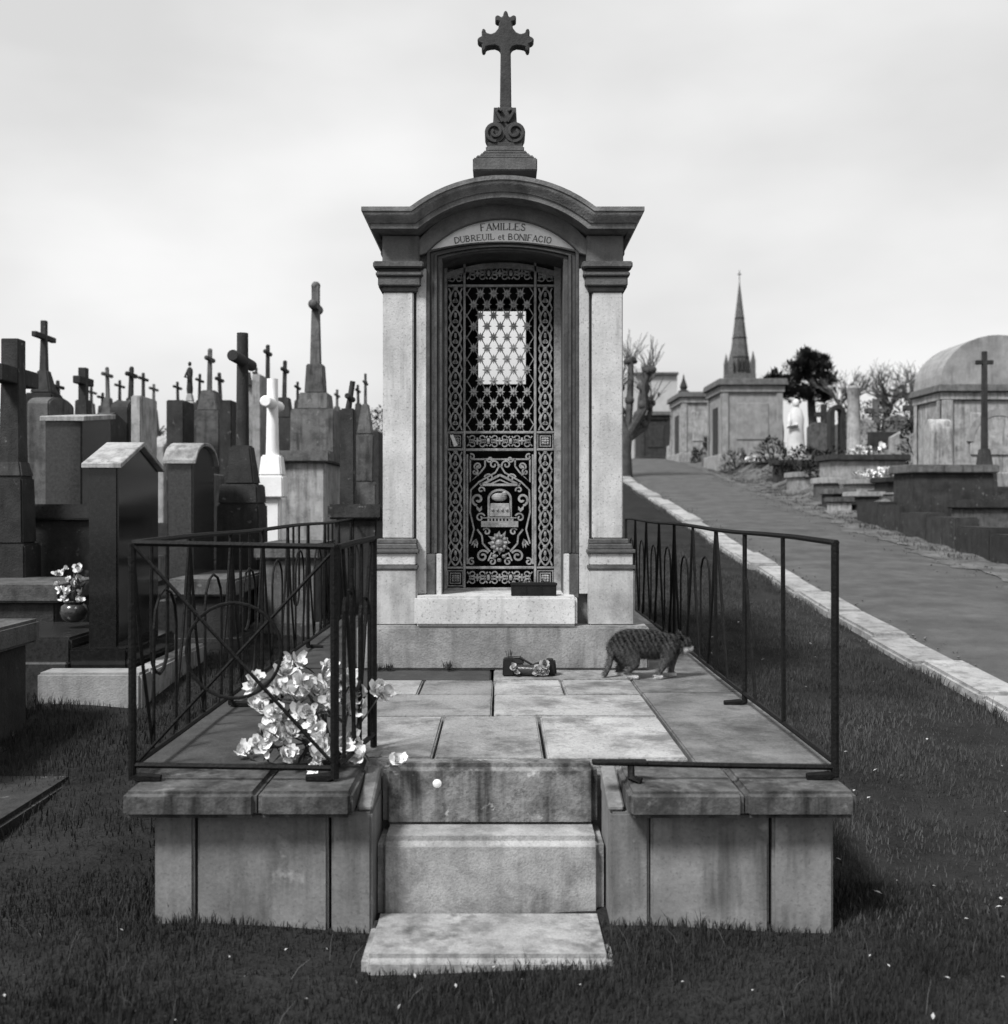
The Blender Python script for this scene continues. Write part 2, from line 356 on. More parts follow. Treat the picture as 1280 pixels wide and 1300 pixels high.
# cornice numbers (front edge at depth 5.60)
ZH = PZ(262, 5.6); ZPK = PZ(222, 5.6); HWC = .482; RISE = ZPK - ZH
RC = (HWC ** 2 + RISE ** 2) / (2 * RISE); ZC = ZPK - RC
def crow(n, w, y, k=20):
    r = RC + n; zh = ZH + n; hw = math.sqrt(max(r * r - (zh - ZC) ** 2, 0)); a = math.degrees(math.asin(hw / r))
    pts = [(CX - w, y, zh)] + [(CX + r * math.sin(R(-a + 2 * a * i / k)), y, ZC + r * math.cos(R(-a + 2 * a * i / k))) for i in range(k + 1)] + [(CX + w, y, zh)]
    return pts
YB = 7.62
prof = [(0.0, .735, 5.60), (-.022, .735, 5.60), (-.027, .728, 5.607), (-.033, .728, 5.607), (-.045, .722, 5.613), (-.062, .707, 5.628), (-.075, .700, 5.635), (-.078, .692, 5.643), (-.103, .690, 5.645), (-.106, .66, 5.68)]
b = MB(); rows = [crow(n, w, y) for n, w, y in prof]; nn = len(rows[0])
# soffit runs back to the wall
rows.append(crow(-.112, .645, 5.81))
b.loft(rows, close=False, cap=False)
back = [(x, YB, z) for x, y, z in rows[0]]
b.loft([rows[0], back], close=False, cap=False)
for side in (0, -1):
    e = [r[side] for r in rows[:-1]]; eb = [(x, YB, z) for x, y, z in e]
    b.loft([e, eb], close=False, cap=False)
b.loft([back, [(x, YB, ZH - .11) for x, y, z in back]], close=False, cap=False)
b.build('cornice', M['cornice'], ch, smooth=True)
# flat ceiling closing the roof space
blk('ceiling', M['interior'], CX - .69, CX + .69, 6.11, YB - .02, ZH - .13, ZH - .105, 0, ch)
# front wall with arched door opening
def wall_front(y0, y1, outer_hw, inner, outer_top, z0, mat, name):
    b = MB(); n = len(inner) - 1
    for (ya, flip) in ((y0, 0), (y1, 1)):
        rowi = [(x, ya, z) for x, z in inner]; rowo = [(x, ya, z) for x, z in outer_top]
        b.loft([rowo, rowi], close=False, cap=False)
        for s, pi in ((-1, inner[0]), (1, inner[-1])):
            po = outer_top[0] if s < 0 else outer_top[-1]
            b.add([(po[0], ya, z0), (pi[0], ya, z0), (pi[0], ya, pi[1]), (po[0], ya, po[1])], [(0, 1, 2, 3)])
    jr = [(inner[0][0], z0)] + list(inner) + [(inner[-1][0], z0)]
    b.loft([[(x, y0, z) for x, z in jr], [(x, y1, z) for x, z in jr]], close=False, cap=False)
    orr = [(outer_top[0][0], z0)] + list(outer_top) + [(outer_top[-1][0], z0)]
    b.loft([[(x, y0, z) for x, z in orr], [(x, y1, z) for x, z in orr]], close=False, cap=False)
    return b.build(name, mat, ch, fix=False)
inner = arcpts(OW, OSP, OPK, 20)
otop = [(CX + (-1 + 2 * i / 20) * .64, 0) for i in range(21)]
def soff(x):
    r = RC - .112; d = abs(x - CX); hw = math.sqrt(r * r - (ZH - .112 - ZC) ** 2)
    return ZH - .112 if d > hw else ZC + math.sqrt(r * r - d * d)
otop = [(x, soff(x) + .03) for x, _ in otop]
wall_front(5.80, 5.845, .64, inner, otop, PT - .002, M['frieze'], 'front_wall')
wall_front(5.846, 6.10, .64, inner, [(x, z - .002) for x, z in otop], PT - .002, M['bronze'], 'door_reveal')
# side walls, rear wall with window
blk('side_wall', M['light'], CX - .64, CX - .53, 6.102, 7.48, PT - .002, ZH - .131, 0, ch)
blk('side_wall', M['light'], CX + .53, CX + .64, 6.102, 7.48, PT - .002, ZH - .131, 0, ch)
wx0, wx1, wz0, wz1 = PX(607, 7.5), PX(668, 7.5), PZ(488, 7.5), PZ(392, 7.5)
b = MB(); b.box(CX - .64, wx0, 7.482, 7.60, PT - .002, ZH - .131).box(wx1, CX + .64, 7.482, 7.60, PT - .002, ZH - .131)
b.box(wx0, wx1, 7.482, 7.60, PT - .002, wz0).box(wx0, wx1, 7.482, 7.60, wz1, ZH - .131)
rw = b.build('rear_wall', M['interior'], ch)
gm = bpy.data.materials.new('clear_pane'); gm.use_nodes = True; t_ = gm.node_tree; t_.nodes.clear()
a1 = t_.nodes.new('ShaderNodeBsdfTransparent'); a1.inputs[0].default_value = G(.98); a2 = t_.nodes.new('ShaderNodeBsdfTranslucent'); a2.inputs[0].default_value = G(.9); a3 = t_.nodes.new('ShaderNodeMixShader'); a3.inputs[0].default_value = .04; a4 = t_.nodes.new('ShaderNodeOutputMaterial')
t_.links.new(a1.outputs[0], a3.inputs[1]); t_.links.new(a2.outputs[0], a3.inputs[2]); t_.links.new(a3.outputs[0], a4.inputs[0])
MB().box(wx0 + .002, wx1 - .002, 7.54, 7.543, wz0 + .002, wz1 - .002).build('window_pane', gm, ch)
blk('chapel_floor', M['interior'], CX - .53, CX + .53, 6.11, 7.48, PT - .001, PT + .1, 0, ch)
# pilasters: pedestal, base moulding, shaft with raised face, capital
for s in (-1, 1):
    def bx(name, mat, a, b_, y, z0, z1, bev=.005, yb=5.80, par=ch):
        # a, b_: outer and inner half width in photograph pixels
        x0, x1 = sorted((CX + s * a * u, CX + s * b_ * u)); return blk(name, mat, x0, x1, y, yb, z0, z1, bev, par)
    ped = bx('pedestal', M['pedestal'], 166, 108, 5.70, PT - .001, cz(722), .008)
    bx('moulding', M['moulding'], 167, 107, 5.692, cz(721.8), cz(717), .003, par=ped)
    bx('pedestal_panel', M['light'], 164, 110, 5.702, cz(716.8), cz(702), .004, par=ped)
    b = MB()
    for a, i, y, z0, z1 in ((167, 106, 5.688, 701.8, 697), (164, 107.5, 5.70, 696.9, 690), (159, 108.5, 5.715, 689.9, 684)):
        x0, x1 = sorted((CX + s * a * u, CX + s * i * u)); b.box(x0, x1, y, 5.80, cz(z0), cz(z1), .006 if z1 == 690 else 0, 0)
    b.build('base_moulding', M['moulding'], ch, .004)
    sh = bx('shaft', M['light'], 152.5, 113.5, 5.748, cz(683.8), cz(371), .006)
    bx('shaft_groove', M['moulding'], 113.2, 110.2, 5.782, cz(683.8), cz(371), 0, par=sh)
    bx('jamb_strip', M['light'], 110, 97.3, 5.764, PT + .16, cz(340), .003)
    b = MB()
    for a, i, y, z0, z1, in ((154, 108, 5.742, 370.9, 364), (158, 104, 5.722, 363.9, 352), (160.5, 101.5, 5.71, 351.9, 346), (157, 104.5, 5.728, 345.9, 342), (163.5, 100, 5.695, 341.9, 334)):
        x0, x1 = sorted((CX + s * a * u, CX + s * i * u)); b.box(x0, x1, y, 5.80, cz(z0), cz(z1))
    b.build('capital', M['moulding'], ch, .006, 2)
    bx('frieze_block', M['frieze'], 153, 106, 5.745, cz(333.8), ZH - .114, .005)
    # capital and cornice returns along the side wall
    x0, x1 = sorted((CX + s * .64, CX + s * .668)); blk('side_band', M['moulding'], x0, x1, 5.802, 7.55, cz(363), cz(335), .005, ch)
    x0, x1 = sorted((CX + s * .64, CX + s * .672)); blk('side_band', M['moulding'], x0, x1, 5.802, 7.55, cz(700), cz(686), .005, ch)
    x0, x1 = sorted((CX + s * .6402, CX + s * .676)); blk('side_base', M['light'], x0, x1, 5.802, 7.58, PT - .001, cz(722), .005, ch)
# door surround: moulded frame in three rolls following the arch
def surround(name, o0, o1, y, yb, mat, zb):
    # frame between half widths o0 (outer) and o1 (inner) beyond the opening
    def path(o):
        w = OW + o * u; pts = arcpts(w, OSP + o * u * .45, OPK + o * u * .5, 20)
        return [(pts[0][0], zb)] + pts + [(pts[-1][0], zb)]
    A, B = path(o0), path(o1)
    b = MB(); rings = []
    for p, q in zip(A, B): rings.append([(p[0], yb, p[1]), (p[0], y, p[1]), (q[0], y, q[1]), (q[0], yb, q[1])])
    b.loft(rings)
    return b.build(name, mat, ch, .002)
DB = PZ(757, 5.8) + .012
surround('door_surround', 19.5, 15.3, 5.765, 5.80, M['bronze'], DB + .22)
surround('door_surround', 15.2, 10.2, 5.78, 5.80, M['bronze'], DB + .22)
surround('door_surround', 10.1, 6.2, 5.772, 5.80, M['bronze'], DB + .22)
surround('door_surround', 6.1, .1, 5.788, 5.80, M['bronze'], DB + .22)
for s in (-1, 1):
    x0, x1 = sorted((CX + s * (OW + 19.5 * u), CX + s * (OW + 8 * u))); blk('surround_foot', M['moulding'], x0, x1, 5.762, 5.80, DB - .02, DB + .218, .004, ch)
    x0, x1 = sorted((CX + s * (OW + 7.8 * u), CX + s * (OW + .2 * u))); blk('surround_foot', M['light'], x0, x1, 5.77, 5.80, DB - .02, DB + .218, .004, ch)
# arch band and name tablet
tab_lo = arcpts(OW + 19.6 * u, OSP + 19.6 * u * .45, OPK + 19.6 * u * .5, 24)
tab_hi = arcpts(OW + 19.6 * u, OSP + 19.6 * u * .45 + .001, cz(276), 24)
b = MB(); b.loft([[(x, 5.792, z) for x, z in tab_hi], [(x, 5.792, z) for x, z in tab_lo]], close=False, cap=False)
b.loft([[(x, 5.792, z) for x, z in tab_hi], [(x, 5.80, z) for x, z in tab_hi]], close=False, cap=False)
tablet = b.build('name_tablet', M['tablet'], ch)
band_o = arcpts(OW + 46 * u, cz(329), cz(253), 24); band_i = arcpts(OW + 20.5 * u, cz(318) - .012, cz(276) - .002, 24)
b = MB(); rings = []
for p, q in zip(band_o, band_i): rings.append([(p[0], 5.80, p[1]), (p[0], 5.757, p[1]), (q[0], 5.757, q[1]), (q[0], 5.80, q[1])])
b.loft(rings); b.build('arch_band', M['frieze'], ch, .004)
# lettering: thick and thin strokes with slab serifs, set along the arch
FONT = {'F': [('V', .12, 0, 1), ('H', .12, .75, 1), ('H', .12, .55, .52), ('S', .12, 0)], 'A': [('L', .1, 0, .45, 1, .08), ('L', .45, 1, .82, 0, .17), ('H', .25, .68, .33), ('S', .1, 0), ('S', .82, 0)],
        'M': [('V', .1, 0, 1, .08), ('V', .9, 0, 1), ('L', .1, 1, .5, .1, .17), ('L', .5, .1, .9, 1, .08), ('S', .1, 0), ('S', .9, 0)], 'I': [('V', .2, 0, 1), ('S', .2, 0), ('S', .2, 1)],
        'L': [('V', .15, 0, 1), ('H', .15, .75, .04), ('L', .72, .04, .74, .28, .08), ('S', .15, 1)], 'E': [('V', .12, 0, 1), ('H', .12, .75, .97), ('H', .12, .75, .03), ('H', .12, .55, .52), ('L', .74, .03, .76, .26, .07)],
        'S': [('C', [(.66, .8), (.5, .97), (.25, .95), (.16, .75), (.4, .55), (.65, .38), (.66, .15), (.42, .02), (.18, .08), (.12, .25)], .13)],
        'D': [('V', .14, 0, 1), ('C', [(.1, .97), (.5, .95), (.78, .75), (.84, .5), (.78, .25), (.5, .05), (.1, .03)], .13)],
        'U': [('V', .16, .25, 1), ('V', .78, .25, 1, .08), ('C', [(.16, .3), (.24, .08), (.46, .01), (.7, .1), (.78, .3)], .1), ('S', .16, 1), ('S', .78, 1)],
        'B': [('V', .14, 0, 1), ('C', [(.1, .97), (.5, .96), (.66, .76), (.5, .55), (.14, .53)], .12), ('C', [(.3, .53), (.6, .48), (.74, .27), (.56, .05), (.1, .03)], .13)],
        'R': [('V', .14, 0, 1), ('C', [(.1, .97), (.5, .96), (.68, .75), (.5, .53), (.14, .5)], .12), ('L', .42, .5, .8, 0, .16), ('S', .14, 0)],
        'O': [('C', [(.45, 1.0), (.2, .88), (.1, .5), (.2, .12), (.45, 0), (.72, .12), (.82, .5), (.72, .88), (.45, 1.0)], .13)],
        'N': [('V', .1, 0, 1, .08), ('V', .84, 0, 1, .08), ('L', .1, 1, .84, 0, .17), ('S', .1, 0), ('S', .84, 1)],
        'C': [('C', [(.76, .75), (.62, .96), (.4, .98), (.18, .82), (.1, .5), (.18, .18), (.4, .02), (.64, .06), (.78, .26)], .13)],
        'e': [('H', .12, .52, .33), ('C', [(.54, .33), (.48, .58), (.3, .65), (.14, .5), (.1, .3), (.18, .08), (.34, 0), (.54, .1)], .1)],
        't': [('V', .2, .1, .85), ('H', .05, .45, .62), ('C', [(.2, .12), (.3, 0), (.46, .08)], .1)]}
WID = {'M': 1.05, 'I': .42, 'e': .65, 't': .55, ' ': .45, 'L': .84, 'S': .78, 'F': .84, 'E': .86}
def letter(b, chh, size, place, y):
    def ln(pts, w): b.ribbon([place(px * size, pz * size) for px, pz in pts], w * size, y, .0022)
    for s in FONT.get(chh, []):
        if s[0] == 'V': ln([(s[1], s[2]), (s[1], s[3])], s[4] if len(s) > 4 else .16)
        elif s[0] == 'H': ln([(s[1], s[3]), (s[2], s[3])], .08)
        elif s[0] == 'L': ln([(s[1], s[2]), (s[3], s[4])], s[5])
        elif s[0] == 'S': ln([(s[1] - .13, s[2] + (.025 if s[2] < .5 else -.025)), (s[1] + .13, s[2] + (.025 if s[2] < .5 else -.025))], .06)
        elif s[0] == 'C': ln(s[1], s[2])
def write_arc(text, size, zmid, rad, name):
    tot = sum(WID.get(c, .92) * size for c in text); pos = -tot / 2
    for c in text:
        w = WID.get(c, .92) * size
        if c != ' ':
            a = (pos + w / 2) / rad; ca, sa = math.cos(a), math.sin(a); bx_, bz_ = CX + rad * sa, zmid - rad * (1 - ca)
            def place(px, pz):
                lx = px - w / 2 + .02 * size; return (bx_ + lx * ca + pz * sa, bz_ - lx * sa + pz * ca)
            b = MB(); letter(b, c, size, place, 5.7895); b.build(name, M['letter'], tablet, fix=True)
        pos += w
write_arc('FAMILLES', .037, cz(289.5), 1.5, 'letter')
write_arc('DUBREUIL et BONIFACIO', .0325, cz(301.8), 1.6, 'letter')

# finial and cross
fd = 5.95
def fx(x): return PX(x, fd)
def fz(y): return PZ(y, fd)
fc = CX + .012
ped = MB()
for hw, y0, y1 in ((40, 226, 210), (36, 210.1, 206), (31, 206.1, 202), (27.5, 202.1, 198), (24, 198.1, 191)):
    k = hw * fd / F; ped.box(fc - k, fc + k, fd - k * .8, fd + k * .8, fz(y0), fz(y1))
fin = ped.build('finial_pedestal', M['roofstone'], ch, .006, 2)
b = MB(); uf = fd / F
b.cbox((fc, fd), 44 * uf, .14, fz(191), fz(186)); b.box(fc - 15 * uf, fc + 15 * uf, fd - .055, fd + .055, fz(160), fz(140), 1 * uf, .01)
b.box(fc - 21 * uf, fc + 21 * uf, fd - .06, fd + .06, fz(187), fz(155), 7 * uf, .01)
for s in (-1, 1):
    b.add(*(lambda q: (q.v, q.f))(MB().prism_xz(arc(fc + s * 12.5 * uf, fz(173), 13 * uf, 0, 345, 18), fd - .066, fd + .066)))
    b.ribbon([(fc + s * (x - fc), z) for x, z in spiral(fc + 12.5 * uf, fz(173), 12 * uf, 2.5 * uf, -100, 420, 30)], .016, fd - .078, .016)
    b.ribbon([(fc + s * (x - fc), z) for x, z in [(fc + 3 * uf, fz(160)), (fc + 8 * uf, fz(152)), (fc + 11 * uf, fz(147)), (fc + 8 * uf, fz(143)), (fc + 4 * uf, fz(146))]], .016, fd - .07, .02)
b.build('scroll_base', M['cross'], ch, .004)
# cross outline
half = [(7.5, 142), (6.6, 66), (8.5, 62.5), (14, 60.5), (20, 61), (25.5, 62.5), (26, 66.5), (29.5, 68), (31, 64), (30.2, 58.5), (34.5, 56.5), (37, 53), (34, 49.5), (30.3, 48.5),
        (31, 43), (29.6, 38.5), (26, 40), (25.6, 44), (19, 45.8), (13.5, 43.5), (9.5, 38.5), (8.5, 33), (8, 30.5), (12.5, 29.5), (14, 26), (12.3, 22), (8.3, 22.2), (6.2, 24.6), (3.8, 23.8), (2.4, 18.5), (0, 15.5)]
cxp = 645.5
poly = [((-a * .98) * uf + fc + .004, fz(y)) for a, y in half] + [((a * .98) * uf + fc + .004, fz(y)) for a, y in reversed(half[:-1])]
MB().prism_xz(poly, fd - .032, fd + .032).build('cross', M['cross'], ch, .006, 1)

# ---- iron door
gd = 6.05; ug = gd / F
def gx_(x): return PX(x, gd)
def gz_(y): return PZ(y, gd)
def gp(x, y): return (gx_(x), gz_(y))
def bar(b, x0, y0, x1, y1, t=.03, dy=0): b.box(gx_(min(x0, x1)), gx_(max(x0, x1)), gd - t / 2 + dy, gd + t / 2 + dy, gz_(max(y0, y1)), gz_(min(y0, y1)))
b = MB()
bar(b, 561, 752, 568, 318, .034); bar(b, 703.5, 752, 716, 318, .034); bar(b, 567.9, 752, 703.6, 746, .034)
bar(b, 588.3, 745.9, 591.2, 330, .03); bar(b, 678, 745.9, 681.2, 330, .03)
for y in (549, 571, 720.5): bar(b, 568.1, y + 1.3, 588.2, y - 1.3, .026); bar(b, 591.3, y + 1.6, 677.9, y - 1.6, .028); bar(b, 681.3, y + 1.3, 703.4, y - 1.3, .026)
bar(b, 568.1, 364.5, 588.2, 361.5, .026); bar(b, 591.3, 364.5, 677.9, 361.5, .026); bar(b, 681.3, 364.5, 703.4, 361.5, .026)
door = b.build('grille_door', M['grille'], ch, .002)
# top arch rail of the door
b = MB(); A = [(x, z - .035) for x, z in arcpts(OW - .002, OSP - .02, OPK - .004, 16)]; b.ribbon([(x, z + .012) for x, z in A], .03, gd - .015, .03); b.build('arch_rail', M['grille'], door)
# lattice of diagonals and stars
b = MB(); x0, x1, y0, y1 = 591.5, 677.8, 365, 547.5; sx, sy = 16.9, 27.7
def clip_line(ax, ay, bx2, by2):
    t0, t1 = 0.0, 1.0; dx, dy = bx2 - ax, by2 - ay
    for p, q in ((-dx, ax - x0), (dx, x1 - ax), (-dy, ay - y0), (dy, y1 - ay)):
        if p == 0: continue
        r = q / p
        if p < 0: t0 = max(t0, r)
        else: t1 = min(t1, r)
    return None if t0 >= t1 else (ax + dx * t0, ay + dy * t0, ax + dx * t1, ay + dy * t1)
for i in range(-14, 22):
    for s in (1, -1):
        ax = 601.5 + i * sx; e = clip_line(ax, y0 - 6, ax + s * sx * 8, y0 - 6 + sy * 8)
        if e: b.ribbon([gp(e[0], e[1]), gp(e[2], e[3])], .0052, gd - .004 + (.003 if s > 0 else 0), .006)
lat = b.build('lattice', M['grille'], door)
b = MB()
star = []
for k in range(16): star.append((.0235 if k % 4 == 0 else .021 if k % 2 == 0 else .0125) * 1.17)
for r in range(14):
    for c in range(7):
        yy = y0 - 6 + r * sy / 2; xx = 601.5 + (c - .5) * sx + (sx / 2 if r % 2 == 0 else 0)
        if x0 + 2 < xx < x1 - 2 and y0 + 3 < yy < y1 - 2:
            X, Z = gp(xx, yy)
            b.prism_xz([(X + star[k] * math.cos(k * math.pi / 8 + math.pi / 2), Z + star[k] * math.sin(k * math.pi / 8 + math.pi / 2)) for k in range(16)], gd - .009, gd - .0045)
            b.ball((X, gd - .009, Z), .008, 6, 4)
stuff_s = b.build('lattice_stars', M['grille'], lat) if False else b.build('star_rosettes', M['grille'], door)
# side borders: chained ovals with scrolls
def border(b, xc, ya, yb_, n, w=8.2):
    h = (yb_ - ya) / n
    for i in range(n):
        yc = ya + (i + .5) * h
        pts = [gp(xc + w * .62 * math.sin(2 * math.pi * k / 18) * (1 - .25 * math.cos(4 * math.pi * k / 18)), yc - h * .46 * math.cos(2 * math.pi * k / 18)) for k in range(18)]
        b.ribbon(pts, .009, gd - .006, .01, closed=True)
        for s in (-1, 1):
            b.ribbon([gp(xc + s * w * 1.05, yc - h * .5), gp(xc + s * w * .75, yc - h * .3), gp(xc + s * w * .95, yc - h * .05), gp(xc + s * w * .7, yc + h * .2), gp(xc + s * w * 1.05, yc + h * .48)], .008, gd - .005, .009)
            b.ribbon([(a, c) for a, c in spiral(gx_(xc + s * w * .2), gz_(yc + h * .12), .011, .003, 90 if s > 0 else 90, 90 + s * 420, 12)], .0065, gd - .006, .009)
        X, Z = gp(xc, yc - h * .5); b.ball((X, gd - .004, Z), .012, 6, 4, (.014, .008, .018))
        X, Z = gp(xc, yc - h * .18); b.ball((X, gd - .004, Z), .008, 6, 4, (.009, .006, .02))
for xc in (578.3, 692.4):
    for ya, yb_, n in ((366, 547, 7), (573.5, 718.5, 6)):
        b = MB(); border(b, xc, ya, yb_, n); b.build('border_scrollwork', M['grille'], door)
    for yc in (560, 734):
        b = MB()
        for r in (9.6, 6.4):
            b.ribbon([gp(xc - r, yc - r), gp(xc + r, yc - r), gp(xc + r, yc + r), gp(xc - r, yc + r)], .008, gd - .008, .012, closed=True)
        X, Z = gp(xc, yc)
        for k in range(8):
            a = k * math.pi / 4; rr = 4.2 * ug; b.ball((X + rr * math.cos(a) * (1 if k % 2 else .75), gd - .006, Z + rr * math.sin(a) * (1 if k % 2 else .75)), .009, 6, 4)
        b.ball((X, gd - .01, Z), .009, 6, 4); b.build('square_rosette', M['grille'], door)
MB().prism_xz([gp(571.6, 552.5), gp(575.6, 552), gp(581.5, 565.5), gp(577, 567.5)], gd - .026, gd - .024).build('paper_note', M['white'], door)
# scroll friezes
def frieze(xa, xb, yc, hh, n):
    b = MB(); w = (xb - xa) / n
    for i in range(n):
        xm = xa + (i + .5) * w
        for s in (-1, 1):
            for t in (-1, 1):
                X, Z = gp(xm + s * w * .2, yc + t * hh * .42)
                b.ribbon([(X + q[0] * s, Z - q[1] * t) for q in spiral(0, 0, .022, .005, -60, 300, 16)], [.008 - .003 * k / 16 for k in range(17)], gd - .006, .01)
                b.ribbon([gp(xm, yc), gp(xm + s * w * .14, yc + t * hh * .12), gp(xm + s * w * .3, yc + t * hh * .2), gp(xm + s * w * .46, yc + t * hh * .75)], .007, gd - .006, .01)
        X, Z = gp(xm, yc); b.ball((X, gd - .005, Z), .01, 6, 4, (.008, .008, .028)); b.ball((X, gd - .005, Z), .01, 6, 4, (.022, .008, .008))
        X, Z = gp(xm + w * .5, yc)
        if i < n - 1: b.ball((X, gd - .005, Z), .012, 6, 4, (.011, .008, .022))
    b.build('scroll_frieze', M['grille'], door)
frieze(592, 677, 560, 8.5, 3); frieze(592, 677, 733, 9.5, 3); frieze(592, 677, 347, 10, 3)
for xa, xb in ((569, 588), (682, 703)): frieze(xa, xb, 350, 9, 1)
# lower panel
b = MB(); th = .011
def sym(pts, w, closed=False, y=gd - .008, t=th):
    mid = 635.0
    for s in (-1, 1): b.ribbon([gp(mid + s * (x - mid), yy) for x, yy in pts], w, y, t, closed)
sym([(676.5, 577), (676.5, 716)], .010); sym([(672.8, 583), (672.8, 612), (660, 600), (654, 592), (654, 583)], .009)
b.ribbon([gp(597, 583), gp(673, 583)], .009, gd - .008, th)
def curl(x, y, r0, r1, a0, a1, w=.009, n=22):
    for s in (-1, 1):
        X, Z = gp(635 + s * (x - 635), y); b.ribbon([(X + s * q[0], Z + q[1]) for q in spiral(0, 0, r0 * ug, r1 * ug, a0, a1, n)], w, gd - .009, th)
curl(643, 590, 6, 1.2, 200, -220); curl(663, 592, 5, 1, -40, 380); curl(667, 599, 4.5, 1, 90, 460); curl(648, 583, 4, 1, 0, -400)
curl(657, 706, 8, 1.5, 150, -330, .011); curl(645, 713, 5, 1, 60, 460); curl(671, 713, 5, 1, 120, -300); curl(671, 580, 4, 1, 60, 420)
curl(663, 634, 8, 1.5, -80, 330, .013); curl(660, 657, 6, 1, 160, -260); curl(652, 675, 5, 1, 30, 420); curl(649, 607, 6, 1, 10, 400); curl(659, 622, 4.5, 1, 200, -160)
sym([(635, 590), (641, 600), (650, 605), (662, 612), (672, 622), (673, 650), (668, 672), (673, 690)], .009)
sym([(635, 603), (643, 607), (652, 612), (660, 616)], .013)
sym([(648, 700), (657, 690), (658, 680), (664, 672)], .010); sym([(638, 706), (646, 702), (650, 712)], .009)
for (x, y, dx, dy, ln) in ((665, 684, 3, 12, 12), (665, 684, -1, 13, 12), (665, 684, 7, 9, 11), (661, 650, 4, -8, 9), (661, 650, -3, -8, 8), (667, 598, -5, 6, 8), (661, 590, 5, 5, 7)):
    for s in (-1, 1):
        X, Z = gp(635 + s * (x - 635), y); ex, ez = s * dx * ug, -dy * ug
        nl = math.hypot(ex, ez); px_, pz_ = -ez / nl, ex / nl
        L2 = ln * ug; b.prism_xz([(X, Z), (X + ex / nl * L2 * .5 + px_ * .008, Z + ez / nl * L2 * .5 + pz_ * .008), (X + ex / nl * L2, Z + ez / nl * L2), (X + ex / nl * L2 * .5 - px_ * .008, Z + ez / nl * L2 * .5 - pz_ * .008)], gd - .012, gd)
# gable over the niche, niche arch and chest
sym([(635, 609), (647, 614.5), (661, 614.5)], .008); b.box(gx_(613), gx_(657), gd - .014, gd + .004, gz_(617), gz_(614))
b.ribbon([gp(620.5, 662), gp(620.5, 634)] + [gp(634.5 + 14 * math.cos(R(a)), 633 - 11 * math.sin(R(a))) for a in range(180, -1, -15)] + [gp(648.5, 634), gp(648.5, 662)], .012, gd - .012, .016)
b.box(gx_(611), gx_(658), gd - .018, gd + .004, gz_(669), gz_(661.5)); b.box(gx_(613), gx_(656), gd - .016, gd + .004, gz_(658), gz_(656.8))
for k in range(8): xx = 619 + k * 4.4; b.box(gx_(xx), gx_(xx + 2.2), gd - .014, gd, gz_(661.6), gz_(657.9))
pan = b.build('panel_scrollwork', M['grille'], door)
b = MB(); b.box(gx_(622), gx_(648), gd - .02, gd + .006, gz_(656), gz_(639), .004, .004)
X, Z = gp(634, 631); b.ball((X, gd - .004, Z), .03, 10, 6, (.047, .016, .026)); X, Z = gp(641, 627); b.ball((X, gd - .004, Z), .02, 8, 5, (.018, .014, .02))
for k in range(4): X, Z = gp(625.5 + k * 6, 647); b.ball((X, gd - .02, Z), .01, 6, 4)
b.build('reliquary_relief', M['grille'], door, .003)
b = MB(); X, Z = gp(634, 689)
pts = []
for k in range(24): rr = (14.5 if k % 2 == 0 else 10) * ug * (1 + .15 * math.sin(k * 2.1)); pts.append((X + rr * math.cos(k * math.pi / 12), Z + rr * 1.05 * math.sin(k * math.pi / 12)))
b.prism_xz(pts, gd - .012, gd)
for k in range(10): a = k * .628; b.ball((X + .036 * math.cos(a), gd - .014, Z + .038 * math.sin(a)), .013, 6, 4)
b.ball((X, gd - .016, Z), .022, 8, 5)
for k, (xx, yy) in enumerate(((628, 706), (640, 706), (634, 711))): X2, Z2 = gp(xx, yy); b.ball((X2, gd - .008, Z2), .013, 6, 4)
b.build('leaf_rosette', M['grille'], door)

# ================================================================ iron fences
RT = .744       # rail height above the coping
def run_bar(b, x0, y0, z0, x1, y1, z1, r=.008): b.tube([(x0, y0, z0), (x1, y1, z1)], r, 6)
def hairpin(X, Ya, Yb, z0, z1, up=True, r=.0065, ax='y', n=8):
    # two legs joined by a round bend; legs at Ya, Yb
    b = MB(); rad = (Yb - Ya) / 2; m = (Ya + Yb) / 2; pts = []
    if up: prof = [(Ya, z0)] + [(m - rad * math.cos(R(t)), z1 - rad + rad * math.sin(R(t))) for t in range(0, 181, 30)] + [(Yb, z0)]
    else: prof = [(Ya, z1)] + [(m - rad * math.cos(R(t)), z0 + rad - rad * math.sin(R(t))) for t in range(0, 181, 30)] + [(Yb, z1)]
    return b.tube([(X, a, z) if ax == 'y' else (a, X, z) for a, z in prof], r, 6)
def foot(b, X, Y, sx=-1):
    b.tube([(X, Y, FLOOR + .05), (X, Y, FLOOR + .012), (X + sx * .02, Y, FLOOR + .006), (X + sx * .09, Y, FLOOR + .004)], [.013, .014, .016, .012], 6)
def post(fence, X, Y, top, r=.0115, sx=-1):
    b = MB().tube([(X, Y, FLOOR + .002), (X, Y, top)], r, 8); foot(b, X, Y, sx); b.build('post', M['iron'], fence)
TOP = FLOOR + RT; BOT = FLOOR + .045
